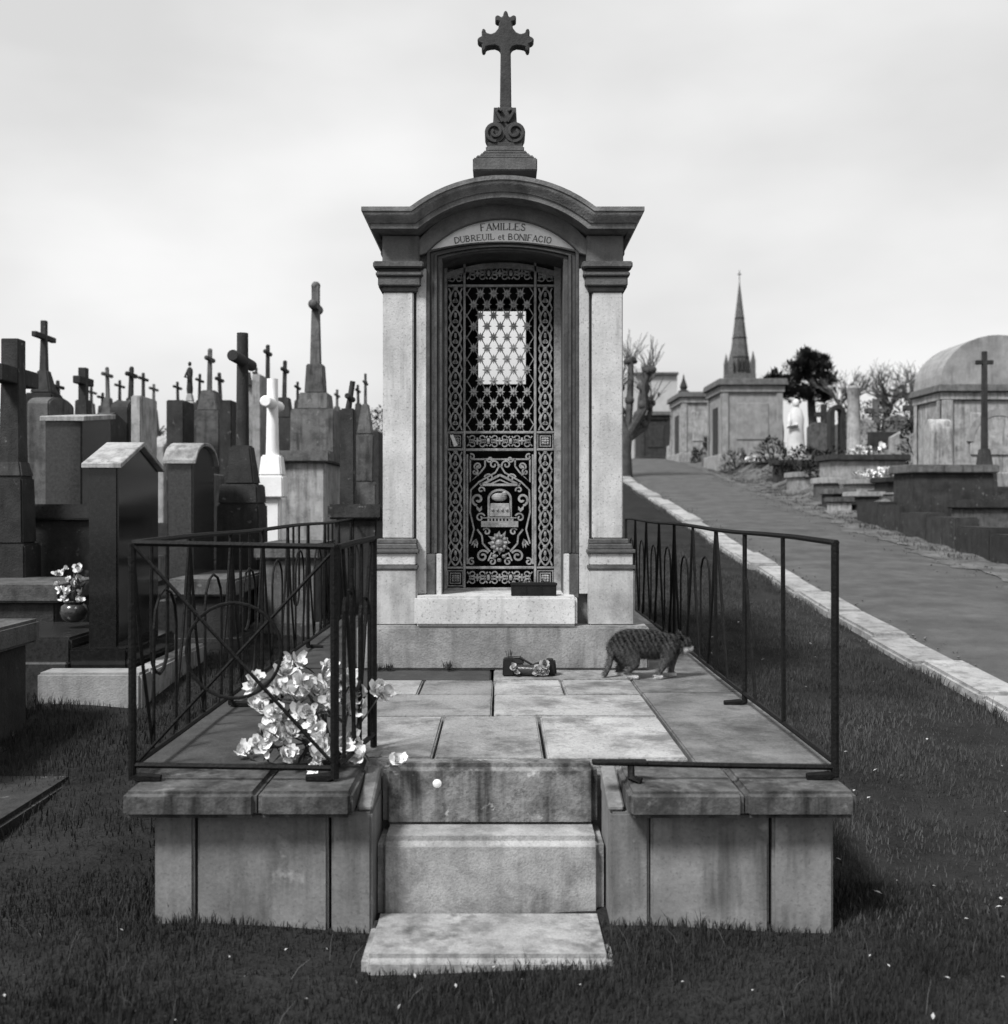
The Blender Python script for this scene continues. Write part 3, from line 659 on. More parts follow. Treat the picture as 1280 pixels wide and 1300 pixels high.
def side_fence(fence, X, Y0, Y1, sx, sparse):
    n = 9; stp = (Y1 - Y0) / n
    wob = lambda Y: .006 * math.sin(Y * 2.1)
    MB().tube([(X + wob(Y0 + (Y1 - Y0) * i / 12), Y0 + (Y1 - Y0) * i / 12, TOP + .004 * math.sin(i * 1.3)) for i in range(13)], .0105, 6).build('top_rail', M['iron'], fence)
    MB().tube([(X + wob(Y0 + (Y1 - Y0) * i / 12), Y0 + (Y1 - Y0) * i / 12, BOT) for i in range(13)], .0095, 6).build('bottom_rail', M['iron'], fence)
    for i in range(n + 1):
        Y = Y0 + i * stp
        if sparse and i in (4, 6, 7, 8): continue
        if i in (0, 2, 5, 9): post(fence, X, Y, TOP, .013 if i == 0 else .010, sx)
        else: MB().tube([(X + jit(.004), Y, BOT), (X, Y, TOP)], .0085, 6).build('upright', M['iron'], fence)
    for i in range(n):
        Y = Y0 + i * stp
        if sparse and i < 2:
            if i == 1: MB().tube([(X, Y + stp - .03, TOP - .2), (X, Y + stp - .2, BOT)], .007, 6).build('slanted_bar', M['iron'], fence)
            continue
        if sparse and i == 2:
            MB().tube([(X, Y + stp * .97, TOP), (X, Y + stp * .55, BOT)], .007, 6).build('slanted_bar', M['iron'], fence); continue
        for a, c in ((.0, .33), (1.0, .67)): MB().tube([(X, Y + stp * a, TOP), (X, Y + stp * (a + c) / 2 + .02 * (1 if a else -1), (TOP + BOT) / 2), (X, Y + stp * c, BOT)], .0075 if sparse else .006, 6).build('slanted_bar', M['iron'], fence)
        hairpin(X + .008, Y + stp * .30, Y + stp * .70, BOT + .02, TOP - .16 + jit(.02), r=.0055).build('hairpin_loop', M['iron'], fence)
        if sparse or i % 2: continue
        hairpin(X - .012, Y + stp * .36, Y + stp * .64, TOP - .46, TOP - .005, up=False).build('hairpin_loop', M['iron'], fence)
lf = thing('iron_fence', 'black iron fence on the left of the terrace, front panel with cross bars and ring', 'fence', (-1.158, 3.4, FLOOR))
side_fence(lf, -1.158, 3.40, 9.0, 1, False)
FXR = PX(425, 3.4)
b = MB().tube([(-1.158, 3.4, TOP), (-.84, 3.4, TOP - .006), (FXR, 3.4, TOP - .012)], .0105, 6); b.build('top_rail', M['iron'], lf)
MB().tube([(-1.158, 3.4, BOT), (FXR, 3.4, BOT - .01)], .0095, 6).build('bottom_rail', M['iron'], lf)
post(lf, FXR, 3.4, TOP - .012, .014, -1)
MB().tube([(-1.15, 3.395, TOP - .01), (FXR, 3.395, BOT)], .006, 6).build('cross_bar', M['iron'], lf)
MB().tube([(-1.15, 3.405, BOT), (FXR, 3.405, TOP - .02)], .006, 6).build('cross_bar', M['iron'], lf)
c = P(297, 826, 3.4)
MB().tube([(c.x + .150 * math.cos(R(a)), 3.4, c.z + .150 * math.sin(R(a))) for a in range(0, 361, 12)], .0055, 6).build('ring', M['iron'], lf)
# short return panel along the steps
RA, RB = Vector((FXR + .012, 3.40, 0)), Vector((-.452, 3.86, 0))
def rp_(t, z): return (RA.x + (RB.x - RA.x) * t, RA.y + (RB.y - RA.y) * t, z)
MB().tube([rp_(0, TOP - .012), rp_(.5, TOP - .004), rp_(1, TOP)], .0105, 6).build('top_rail', M['iron'], lf)
MB().tube([rp_(1, FLOOR), rp_(1, TOP)], .012, 8).build('post', M['iron'], lf)
MB().tube([rp_(0, BOT), rp_(1, BOT)], .0095, 6).build('bottom_rail', M['iron'], lf)
for a, c_, z0, z1, upn in ((.14, .40, BOT, TOP - .16, 1), (.34, .62, TOP - .5, TOP - .01, 0), (.58, .86, BOT, TOP - .2, 1)):
    pts = []; m = (a + c_) / 2; rd = (c_ - a) / 2; rr = rd * .46
    if upn: prof_ = [(a, z0)] + [(m - rd * math.cos(R(t)), z1 - rr + rr * math.sin(R(t))) for t in range(0, 181, 30)] + [(c_, z0)]
    else: prof_ = [(a, z1)] + [(m - rd * math.cos(R(t)), z0 + rr - rr * math.sin(R(t))) for t in range(0, 181, 30)] + [(c_, z1)]
    MB().tube([rp_(t, z) for t, z in prof_], .0068, 6).build('hairpin_loop', M['iron'], lf)
for t0, t1 in ((.1, .45), (.9, .5)): MB().tube([rp_(t0, TOP - .01), rp_(t1, BOT)], .0065, 6).build('slanted_bar', M['iron'], lf)

rf = thing('iron_fence', 'black iron fence on the right of the terrace with bars missing and bare front rail', 'fence', (1.061, 3.42, FLOOR))
side_fence(rf, 1.061, 3.42, 9.1, -1, True)
MB().tube([(1.061, 3.42, BOT - .012), (.7, 3.41, BOT - .004), (PX(758, 3.4), 3.40, BOT + .008)], .0095, 6).build('bottom_rail', M['iron'], rf)
b = MB().box(PX(752, 3.4), PX(822, 3.4), 3.385, 3.425, BOT + .002, BOT + .014); b.build('latch_plate', M['iron'], rf, .003)
b = MB().tube([(PX(803, 3.36), 3.40, BOT), (PX(803, 3.36), 3.385, FLOOR + .008), (PX(815, 3.36), 3.37, FLOOR + .003)], [.011, .013, .012], 6); b.build('foot', M['iron'], rf)

# ================================================================ the cat
def cat():
    s = 5.45 / F; Yc = 5.42; z0 = FLOOR - .003
    def W(x, y, dy=0): return Vector((PX(x, 5.45), Yc + dy, z0 + (858.5 - y) * s))
    b = MB()
    def chain(pts, n=6, seg=10):
        # pts: (x, y, dy, rx); dense ellipsoids along a smooth path
        for i in range(len(pts) - 1):
            a, c = pts[i], pts[i + 1]
            for k in range(n):
                t = k / n; q = [a[j] + (c[j] - a[j]) * t for j in range(len(a))]
                p = W(q[0], q[1], q[2]); r = q[3] * s; ry = (q[4] if len(q) > 4 else q[3]) * s
                b.ball(p, r, 12, 8, (r, ry, r))
    # trunk: rump, loin, belly, ribs, shoulder
    chain([(786, 819, 0, 11, 10), (793, 816, .0, 16.5, 14), (803, 815.5, 0, 19, 16), (816, 816, 0, 19, 16.5), (829, 817.5, 0, 18, 15.5), (841, 818, .004, 16.5, 13.5), (851, 816.5, .008, 13, 11), (857, 815, .012, 10, 9)], 8)
    # neck and head
    chain([(853, 815, .01, 10.5, 9.5), (861, 815, .018, 9, 8.5)], 5)
    b.ball(W(867, 816, .02), .04, 16, 12, (.041, .041, .040))
    b.ball(W(874.5, 822, .018), .022, 12, 8, (.024, .023, .018)); b.ball(W(868, 823, -.004), .02, 10, 8, (.022, .016, .02))
    for dy in (-.012, .04):                     # ears
        p = W(863.5, 808, dy); rings = []
        for k, (r, h) in enumerate(((.019, 0), (.012, .016), (.0025, .036))): rings.append([(p.x + r * .55 * math.cos(t) - h * .12, p.y + r * math.sin(t) + (dy - .014) * h * 4, p.z + h) for t in (0, .785, 1.57, 2.36, 3.14, 3.93, 4.71, 5.5)])
        b.loft(rings)
    # hind legs: thigh, knee forward, hock back, foot
    for x, dy in ((799, -.045), (790, .045)):
        chain([(x - 4, 822, dy, 14, 8), (x + 1, 832, dy, 11, 7), (x + 5, 839, dy, 6.5, 5.5), (x + 0, 845, dy, 4.4, 4.2), (x - 4, 849, dy, 3.6, 3.5), (x - 1, 854.5, dy, 3.4, 3.5), (x + 5, 856.3, dy, 3.2, 3.8), (x + 8, 856.8, dy, 2.6, 3.4)], 6)
    # fore legs
    for x, dy, o in ((843, -.04, -7), (853, .04, 3)):
        chain([(x + 4, 822, dy, 10, 6), (x + 2, 833, dy, 6.4, 5), (x + o * .4, 842, dy, 4.4, 4), (x - 2 + o * .8, 849.5, dy, 3.5, 3.4), (x - 3 + o, 855, dy, 3.4, 3.5), (x + 2 + o, 856.6, dy, 2.8, 3.5)], 6)
    # tail hanging down behind
    chain([(787, 812, 0, 5.5, 5.5), (780, 820, -.005, 4.4, 4.4), (775, 832, -.012, 3.8, 3.8), (772.5, 843, -.016, 3.5, 3.5), (769, 850, -.018, 3.4, 3.4), (767.5, 855.5, -.018, 2.6, 2.6)], 7)
    me = b.mesh('cat_src', (0, 0, 0), fix=True)
    o = bpy.data.objects.new('cat_src', me); COL.objects.link(o)
    r = o.modifiers.new('r', 'REMESH'); r.mode = 'VOXEL'; r.voxel_size = .0045
    sm = o.modifiers.new('s', 'SMOOTH'); sm.factor = .5; sm.iterations = 4
    dg = bpy.context.evaluated_depsgraph_get(); me2 = bpy.data.meshes.new_from_object(o.evaluated_get(dg))
    bpy.data.objects.remove(o)
    me2.name = 'cat'; me2.transform(Matrix.Translation((-PX(820, 5.45), -Yc, -z0)))
    me2.polygons.foreach_set('use_smooth', [True] * len(me2.polygons))
    # fur: tabby stripes, pale muzzle and paws
    m = bpy.data.materials.new('tabby_fur'); m.use_nodes = True; t = m.node_tree; n = t.nodes; l = t.links.new
    bs = n['Principled BSDF']; bs.inputs['Roughness'].default_value = .8; bs.inputs['Specular IOR Level'].default_value = .15
    co = n.new('ShaderNodeTexCoord'); sx = n.new('ShaderNodeSeparateXYZ'); l(co.outputs['Object'], sx.inputs[0])
    wv = n.new('ShaderNodeTexWave'); wv.wave_type = 'BANDS'; wv.bands_direction = 'X'; wv.inputs['Scale'].default_value = 13; wv.inputs['Distortion'].default_value = 5; wv.inputs['Detail'].default_value = 3; wv.inputs['Detail Scale'].default_value = 2.5
    mpp = n.new('ShaderNodeMapping'); mpp.inputs['Rotation'].default_value = (0, R(25), 0); l(co.outputs['Object'], mpp.inputs[0]); l(mpp.outputs[0], wv.inputs[0])
    fz2 = n.new('ShaderNodeTexNoise'); fz2.inputs['Scale'].default_value = 90; fz2.inputs['Detail'].default_value = 4; l(co.outputs['Object'], fz2.inputs[0])
    def mr(src, a, b_, c, d):
        q = n.new('ShaderNodeMapRange'); q.inputs[1].default_value = a; q.inputs[2].default_value = b_; q.inputs[3].default_value = c; q.inputs[4].default_value = d; l(src, q.inputs[0]); return q.outputs[0]
    def mm(op, a, b_):
        q = n.new('ShaderNodeMath'); q.operation = op
        for i, x in enumerate((a, b_)):
            if isinstance(x, (int, float)): q.inputs[i].default_value = x
            else: l(x, q.inputs[i])
        return q.outputs[0]
    val = mm('ADD', mm('ADD', mr(wv.outputs[0], .2, .8, .02, .05), mr(fz2.outputs[0], .35, .7, -.012, .03)), mr(sx.outputs[2], .08, .19, .055, -.012))
    # white: paws (low, not the tail), muzzle and throat
    paw = mm('MULTIPLY', mr(sx.outputs[2], .014, .022, 1, 0), mr(sx.outputs[0], -.165, -.16, 0, 1))
    muz = mm('MULTIPLY', mr(sx.outputs[0], .178, .192, 0, 1), mr(sx.outputs[2], .142, .158, 1, 0))
    wh = mm('MAXIMUM', paw, muz)
    mix = n.new('ShaderNodeMix'); mix.data_type = 'FLOAT'; l(wh, mix.inputs[0]); l(val, mix.inputs[2]); mix.inputs[3].default_value = .6
    l(mix.outputs[0], bs.inputs['Base Color'])
    bp = n.new('ShaderNodeBump'); bp.inputs['Strength'].default_value = .5; bp.inputs['Distance'].default_value = .006
    fn2 = n.new('ShaderNodeTexNoise'); fn2.inputs['Scale'].default_value = 160; l(co.outputs['Object'], fn2.inputs[0]); l(fn2.outputs[0], bp.inputs['Height']); l(bp.outputs[0], bs.inputs['Normal'])
    me2.materials.clear(); me2.materials.append(m)
    co_ = bpy.data.objects.new('cat', me2); COL.objects.link(co_); co_.location = (PX(820, 5.45), Yc, z0); co_['_loc'] = tuple(co_.location)
    tag(co_, 'tabby cat with white muzzle and paws walking towards the right fence', 'cat')
    # short fur as a child
    nv = len(me2.polygons); cen = np.empty(nv * 3); me2.polygons.foreach_get('center', cen); cen = cen.reshape(-1, 3)
    nor = np.empty(nv * 3); me2.polygons.foreach_get('normal', nor); nor = nor.reshape(-1, 3)
    N = 34000; idx = rng.integers(0, nv, N); c0 = cen[idx] + rng.normal(0, .002, (N, 3)); dr = nor[idx] * .35 + np.array([-.9, 0, -.35]) + rng.normal(0, .22, (N, 3)); dr /= np.linalg.norm(dr, axis=1)[:, None]
    ln = rng.uniform(.008, .018, N)[:, None]; side = np.cross(dr, nor[idx]); side /= np.linalg.norm(side, axis=1)[:, None] + 1e-9
    vs = np.stack([c0 - side * .0006, c0 + side * .0006, c0 + dr * ln + nor[idx] * .004], 1).reshape(-1, 3)
    fm = bpy.data.meshes.new('fur'); fm.from_pydata(vs.tolist(), [], [(3 * i, 3 * i + 1, 3 * i + 2) for i in range(N)]); fm.materials.append(m)
    fo = bpy.data.objects.new('fur', fm); COL.objects.link(fo); fo.parent = co_; fo['kind'] = 'stuff'
cat()

# ================================================================ flowers
def petal(b, base, direc, up, ln, wd, curl):
    direc = direc.normalized(); sd = direc.cross(up).normalized(); nn = sd.cross(direc).normalized()
    rows = []
    for i, (t, w) in enumerate(((0, .25), (.35, .85), (.7, 1.0), (1, .6))):
        row = []
        for k in (-1, 0, 1):
            p = base + direc * ln * t + sd * wd * .5 * w * k + nn * (curl * ln * t * t + (.14 * wd if k else 0) + random.uniform(-.06, .06) * wd * t)
            row.append(p)
        rows.append(row)
    b.loft(rows, close=False, cap=False)
def blossom(parent, c, r, face=None, name='blossom'):
    b = MB(); c = Vector(c); f = (face or Vector((jit(1), -random.uniform(.2, 1), random.uniform(0, 1)))).normalized()
    a = f.orthogonal().normalized(); bb = f.cross(a)
    for ring, (n, tilt, ln) in enumerate(((6, .25, 1.0), (5, .8, .8), (3, 1.6, .5))):
        for k in range(n):
            t = 2 * math.pi * (k + jit(.25)) / n + ring; d = a * math.cos(t) + bb * math.sin(t) + f * tilt
            petal(b, c + f * r * .1 * ring, d, f, r * ln * random.uniform(.6, 1.35), r * .95 * random.uniform(.55, 1.15), random.uniform(-.2, .7))
    return b.build(name, M['petal'], parent, smooth='all', fix=False)
def leaf_mesh(b, base, d, ln, w):
    d = Vector(d).normalized(); s = d.cross(Vector((0, 0, 1))); s = s.normalized() if s.length > .01 else Vector((1, 0, 0)); n = s.cross(d)
    b.add([base, base + d * ln * .45 + s * w / 2 + n * w * .15, base + d * ln, base + d * ln * .45 - s * w / 2 + n * w * .15, base + d * ln * .5], [(0, 1, 4), (1, 2, 4), (2, 3, 4), (3, 0, 4)])
bq = thing('flower_bouquet', 'large bouquet of white flowers leaning inside the left front fence', 'flowers', (-.66, 3.62, FLOOR))
spots = [(370, 838, 3.66), (359, 856, 3.64), (377, 850, 3.7), (352, 870, 3.62), (364, 878, 3.6), (384, 866, 3.6), (391, 880, 3.6), (379, 884, 3.62), (338, 886, 3.6), (331, 898, 3.58), (345, 905, 3.58), (351, 915, 3.57),
         (334, 930, 3.55), (344, 938, 3.53), (338, 950, 3.52), (326, 945, 3.55), (363, 930, 3.56), (357, 938, 3.56), (392, 905, 3.58), (399, 915, 3.56), (381, 908, 3.6), (401, 928, 3.55), (408, 938, 3.53), (412, 950, 3.52), (361, 958, 3.5), (408, 962, 3.5), (401, 975, 3.46),
         (410, 862, 3.62), (415, 850, 3.64), (421, 872, 3.62), (418, 888, 3.6), (413, 878, 3.63), (448, 862, 3.72), (452, 880, 3.68), (442, 900, 3.66), (455, 895, 3.68), (445, 945, 3.6), (455, 955, 3.58), (460, 962, 3.56), (478, 876, 3.74), (483, 882, 3.72), (372, 960, 3.52), (434, 948, 3.55), (325, 870, 3.6), (405, 900, 3.62)]
for x, y, d in spots:
    blossom(bq, P(x, y, d), random.uniform(.027, .042)); blossom(bq, P(x + jit(9), y + jit(9), d + random.uniform(.0, .05)), random.uniform(.02, .034))
root_ = P(420, 985, 3.6); root_.z = FLOOR + .015
for x, y, d in spots[::2]:
    p = P(x, y, d); m_ = (p + root_) / 2 + Vector((jit(.03), jit(.03), .03)); MB().tube([root_ + Vector((jit(.03), jit(.02), 0)), m_, p], .003, 4).build('stem', M['leaf'], bq)
b = MB()
for k in range(150):
    x, y, d = random.choice(spots); p = P(x + jit(18), y + random.uniform(0, 22), d + .03 + jit(.04)); p.z = max(p.z, FLOOR + .01)
    leaf_mesh(b, p, (jit(1), jit(.6), random.uniform(-.3, .8)), random.uniform(.04, .08), random.uniform(.015, .03))
stuff(b.build('leaves', M['leaf'], bq, fix=False))
for x, y, lab in ((503, 960, 'single white fallen flower on the paving right of the bouquet'), (307, 948, 'single white fallen flower on the paving left of the bouquet')):
    d = .845 * F / (y - HY + 6); c = P(x, y, d); t = thing('fallen_flower', lab, 'flower', (c.x, c.y, FLOOR), 'fallen flowers on the terrace')
    blossom(t, (c.x, c.y, FLOOR + .012), .034, Vector((.2, -.5, .8))); blossom(t, (c.x + .02, c.y + .01, FLOOR + .014), .022, Vector((-.5, -.3, .6)))
    MB().tube([(c.x, c.y, FLOOR + .01), (c.x + .03, c.y + .03, FLOOR + .006)], .003, 4).build('stem', M['leaf'], t)

# ================================================================ small things by the door
d = 5.72; zt = PZ(757, 5.66)
t = thing('planter_box', 'black rectangular planter box standing on the threshold before the iron door', 'planter', (PX(677, d), d, zt))
x0, x1 = PX(649, d), PX(706, d); zb = zt + .001; h = 16 * d / F
b = MB(); w = .006
b.box(x0, x1, d - .05, d + .03, zb, zb + .008); b.box(x0, x1, d - .05, d - .05 + w, zb + .0081, zb + h); b.box(x0, x1, d + .03 - w, d + .03, zb + .0081, zb + h)
b.box(x0, x0 + w, d - .0438, d + .0238, zb + .0081, zb + h); b.box(x1 - w, x1, d - .0438, d + .0238, zb + .0081, zb + h)
b.build('box', M['plastic'], t, .002)
b = MB(); b.box(x0 - .004, x1 + .004, d - .054, d - .0505, zb + h - .012, zb + h + .002); b.build('rim', M['plastic'], t, .001)
for k in (1, 2): xx = x0 + (x1 - x0) * k / 3; MB().box(xx - .002, xx + .002, d - .0535, d - .0502, zb + .004, zb + h - .013).build('rib', M['plastic'], t)
MB().box(x0 + w, x1 - w, d - .0437, d + .0237, zb + .0082, zb + h - .012).build('soil', M['olddark'], t)
b = MB()
for k in range(12): leaf_mesh(b, Vector((random.uniform(x0 + .04, x1 - .02), d + jit(.02), zb + h - .012)), (jit(.6), jit(.6), 1), random.uniform(.02, .05), .012)
stuff(b.build('sprigs', M['leaf'], t, fix=False))
# fallen ornament on the paving: two dark blocks joined by a cylinder, faded flowers on it
d = 5.50; t = thing('fallen_wreath_holder', 'dark broken flower holder with wilted blooms lying at the foot of the plinth', 'flower holder', (PX(672, d), d, FLOOR))
def X_(x): return PX(x, d)
sc_ = d / F; zf = FLOOR - .003
b = MB().box(X_(638), X_(653), d - .05, d + .05, zf, zf + 21 * sc_, .004, .006); b.box(X_(641), X_(666), d - .03, d + .05, zf + 14 * sc_, zf + 22.5 * sc_, .01, .01); b.build('left_block', M['plastic'], t, .006, 2)
b = MB().box(X_(690), X_(707), d - .04, d + .05, zf + .001, zf + 20 * sc_, .008, .006); b.build('right_block', M['plastic'], t, .01, 2)
MB().tube([(X_(652), d - .02, zf + .03), (X_(684), d - .045, zf + .028)], [.026, .028], 12).build('tube', M['granite_grey'], t, smooth=True)
MB().tube([(X_(645), d, zf + .085), (X_(660), d - .02, zf + .09), (X_(676), d - .03, zf + .055), (X_(692), d - .02, zf + .075)], .006, 6).build('handle', M['plastic'], t)
mp_ = M['petal_grey'] = mat_stone('wilted_petal', .2, .4, 20, .8, .1, rnd=.2)
for x, y, r in ((651, 842, .022), (655, 847, .018), (682, 846, .026), (690, 838, .03), (687, 849, .022), (694, 846, .02), (679, 850, .016)):
    o = blossom(t, (X_(x), d - .06, max(zf + .015, zf + (853 - y) * sc_)), r, Vector((jit(.4), -1, .4)), 'wilted_bloom'); o.data.materials[0] = mp_
b = MB()
for k in range(9): leaf_mesh(b, Vector((X_(647 + jit(3)), d + .03, zf + .08)), (jit(.35), jit(.3), 1), random.uniform(.03, .06), .007)
stuff(b.build('sprigs', M['leaf'], t, fix=False))
# weeds in the joint below the plinth
for x, h_, lab in ((478, .05, 'small dark weed tuft at the plinth foot nearest the left fence'), (494, .055, 'small dark weed tuft at the plinth foot, second from left'), (569, .07, 'taller dark weed tuft alone at the middle of the plinth foot')):
    c = Vector((PX(x, 5.63), 5.63, FLOOR - .004)); b = MB()
    for k in range(34): leaf_mesh(b, c + Vector((jit(.02), jit(.012), 0)), (jit(.5), jit(.3) - .1, 1), random.uniform(.4, 1) * h_, .008)
    tag(b.build('weed_tuft', M['leaf'], fix=False), lab, 'weed', 'weeds along the plinth')

# ================================================================ graves
def gmin(Y0, Y1): return min(ground(Y0), ground(Y1)) - .12
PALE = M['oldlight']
def stele(name, label, d, x0, x1, d2, y_eave, y_top, style, mat, group=None, cat='headstone', plinth=True, ledger=None, cap=False):
    """upright slab: front (narrow) face x0..x1 in the photograph at depth d, broad face running back to depth d2"""
    X0, X1 = PX(x0, d), PX(x1, d); zE = PZ(y_eave, d); zT = PZ(y_top, (d + d2) / 2); z0 = gr(X0, d)
    t = thing(name, label, cat, ((X0 + X1) / 2, (d + d2) / 2, z0), group); m = (d + d2) / 2; zb = gmin(d, d2)
    if style == 'gable': poly = [(d, zb), (d, zE), (m, zT), (d2, zE), (d2, zb)]
    elif style == 'round': poly = [(d, zb)] + [(m - (m - d) * math.cos(R(a)), zE + (zT - zE) * math.sin(R(a))) for a in range(0, 181, 15)] + [(d2, zb)]
    elif style == 'slope': poly = [(d, zb), (d, zE), (d2, zT), (d2, zb)]
    else: poly = [(d, zb), (d, zT), (d2, zT), (d2, zb)]
    MB().prism_yz(poly, X0, X1).build('slab', mat, t, .012, 2)
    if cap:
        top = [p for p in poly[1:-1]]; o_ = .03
        MB().prism_yz([(d - o_, top[0][1] - .012)] + [(y, z + .028) for y, z in ([(d - o_, top[0][1] - .01)] + top[1:-1] + [(d2 + o_, top[-1][1] - .01)] if style != 'slope' else [(d - o_, top[0][1]), (d2 + o_, top[1][1])])] + [(d2 + o_, top[-1][1] - .012)] + [(y, z + .0006) for y, z in reversed(top[1:-1])], X0 - o_, X1 + o_).build('reflection_cap', PALE, t, .004)  # added pale slab: sky reflection of the polished top, put into its colour
    if plinth: MB().box(X0 - .08, X1 + .08, d - .08, d2 + .08, zb, z0 + .28).build('plinth', mat, t, .012, 2)
    if ledger:
        lx, lh, lm = ledger
        MB().box(X0 - lx, X0 - .081, d - .05, d2 + .05, zb, z0 + lh).build('ledger', lm, t, .015, 2)
        MB().box(X0 - lx - .06, X0 - .0805, d - .11, d - .051, zb, z0 + lh * .6).build('kerb', lm, t, .01); MB().box(X0 - lx - .06, X0 - .0805, d2 + .051, d2 + .11, zb, z0 + lh * .6).build('kerb', lm, t, .01)
    return t
def cross_mon(name, label, d, x, ytop, yarm, sw, arm, tiers, mat, rnd=False, lean=0, group=None, along='y', cat='cross', figure=False, sw2=None, mat2=None, bud=False):
    """tiers: (y_top, y_bottom or None = ground, width px top, width px bottom); arm: half length in metres"""
    c = P(x, 0, d); k = d / F; z0 = gr(c.x, d)
    t = thing(name, label, cat, (c.x, d, z0), group)
    zt, za = PZ(ytop, d), PZ(yarm, d); zs = PZ(tiers[0][0], d) - .02; w = sw * k / 2; w2 = (sw2 or sw * 1.2) * k / 2
    ln = math.tan(R(lean))
    def off(z): return c.x + ln * (z - zs)
    def ring(z, w): return [(off(z) - w, d - w, z), (off(z) + w, d - w, z), (off(z) + w, d + w, z), (off(z) - w, d + w, z)]
    if rnd:
        b = MB().tube([(off(zs), d, zs), (off(za), d, za), (off(zt), d, zt)], [w2, w * 1.02, w], 12)
    else: b = MB().loft([ring(zs, w2), ring(za, w), ring(zt, w)])
    b.build('shaft', mat, t, .006 if not rnd else 0, smooth=rnd)
    p0, p1 = ((off(za), d - arm, za), (off(za), d + arm, za)) if along == 'y' else ((off(za) - arm, d, za), (off(za) + arm, d, za))
    if rnd: MB().tube([p0, p1], w * 1.0, 14).build('cross_arm', mat, t, .008, smooth=True)
    else:
        h = w * .95
        for q in (-1, 1):
            y0_, y1_ = sorted((d + q * (w + .001), d + q * arm)); x0_, x1_ = sorted((off(za) + q * (w + .001), off(za) + q * arm))
            b = MB().box(off(za) - h, off(za) + h, y0_, y1_, za - h, za + h) if along == 'y' else MB().box(x0_, x1_, d - h, d + h, za - h, za + h)
            b.build('cross_arm', mat, t, .006)
    if bud:
        b = MB(); pts = [p0, p1, (off(zt), d, zt)]
        for p in pts: MB().ball(p, w * 1.25, 8, 6).build('bud', mat, t, smooth=True)
    if figure:
        b = MB(); s = (za - zs) * .5; X = off(za); Yf = d - w - .03
        b.tube([(X, Yf, za - s * 1.0), (X + .01, Yf - .02, za - s * .5), (X, Yf, za - s * .1), (X, Yf, za + s * .02)], [s * .05, s * .07, s * .1, s * .05], 8); b.ball((X, Yf - .01, za + s * .12), s * .09)
        for q in (-1, 1): b.tube([(X, Yf, za - s * .02), (X + q * .02, Yf + q * .02, za + s * .1), (X + q * .03 if along != 'y' else X, d + q * arm * .8 if along == 'y' else Yf, za + s * .05)], [s * .05, s * .035, s * .03], 6)
        b.build('figure', mat2 or mat, t, smooth=True)
    for i, (ya, yb, wa, wb) in enumerate(tiers):
        za_ = PZ(ya, d); zb_ = PZ(yb, d) if yb else z0 - .15
        if i: za_ -= .0
        MB().loft([[(c.x - q * k / 2, d - q * k / 2, z), (c.x + q * k / 2, d - q * k / 2, z), (c.x + q * k / 2, d + q * k / 2, z), (c.x - q * k / 2, d + q * k / 2, z)] for q, z in ((wb, zb_), (wa, za_))]).build('pedestal_block', mat2 if (mat2 and not figure) else mat, t, .012, 2)
    return t
def boxtomb(name, label, d, d2, x0, x1, ytop, capo, mat, matcap=None, cat='tomb', group=None, tilt=0):
    X0, X1 = PX(x0, d), PX(x1, d); z1 = PZ(ytop, d); z0 = gr(X0, d); zb = gmin(d, d2)
    t = thing(name, label, cat, ((X0 + X1) / 2, (d + d2) / 2, z0), group); h = min(.12, (z1 - z0) * .3)
    MB().box(X0, X1, d, d2, zb, z1 - h).build('chest', mat, t, .012, 2)
    MB().box(X0 - capo, X1 + capo, d - capo, d2 + capo, z1 - h + .0005, z1).build('lid', matcap or mat, t, .015, 2)
    MB().box(X0 - capo * 1.6, X1 + capo * 1.6, d - capo * 1.6, d2 + capo * 1.6, zb, z0 + .08).build('base', mat, t, .012, 2)
    return t
GB, GG, OL, OD, LT, WH = M['granite_black'], M['granite_grey'], M['old'], M['olddark'], M['oldlight'], M['white']

# ---- left of the chapel, near to far
boxtomb('box_tomb', 'dark box tomb cut off by the left edge of the picture, in front of all', 4.3, 5.55, -560, PX(53, 5.6) * F / 4.3 + HX - 18, HY + .592 * F / 4.3, .05, OD, OL)
t = thing('grave_slab', 'flat grey slab lying in the grass at the far left foreground', 'grave slab', (PX(-20, 4.4), 4.3, ground(4.3)))
MB().box(PX(-220, 4.4), PX(52, 4.4), 3.95, 4.75, ground(4.0) - .1, ground(4.75) + .03).build('slab', OD, t, .02, 2)
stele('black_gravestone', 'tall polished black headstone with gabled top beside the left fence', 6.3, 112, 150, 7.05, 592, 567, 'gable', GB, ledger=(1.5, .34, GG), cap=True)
t = thing('grave_kerb', 'pale stone kerb of the grave below the tall black gabled headstone', 'grave kerb', (PX(120, 6.2), 6.1, ground(6.1)))
MB().box(PX(58, 6.1), PX(188, 6.1), 5.98, 6.17, ground(6.0) - .1, PZ(852, 6.05)).build('kerb_front', M['midlight'], t, .015, 2)
MB().box(PX(188, 6.1) - .12, PX(188, 6.1), 6.171, 7.3, ground(6.0) - .1, PZ(852, 6.05) - .005).build('kerb_side', LT, t, .015, 2)
stele('granite_gravestone', 'grey granite headstone with curved top painted pale as reflected sky behind the left fence', 8.0, 213, 245, 8.6, 587, 567, 'round', GG, cap=True)
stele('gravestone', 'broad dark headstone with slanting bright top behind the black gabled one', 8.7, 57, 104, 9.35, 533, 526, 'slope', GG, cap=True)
cross_mon('stone_cross', 'massive dark stone cross cut by the left edge of the picture', 8.0, 17, 431, 478, 22, .30, [(585, 606, 28, 38), (606, 690, 38, 42), (690, None, 50, 54)], OD)
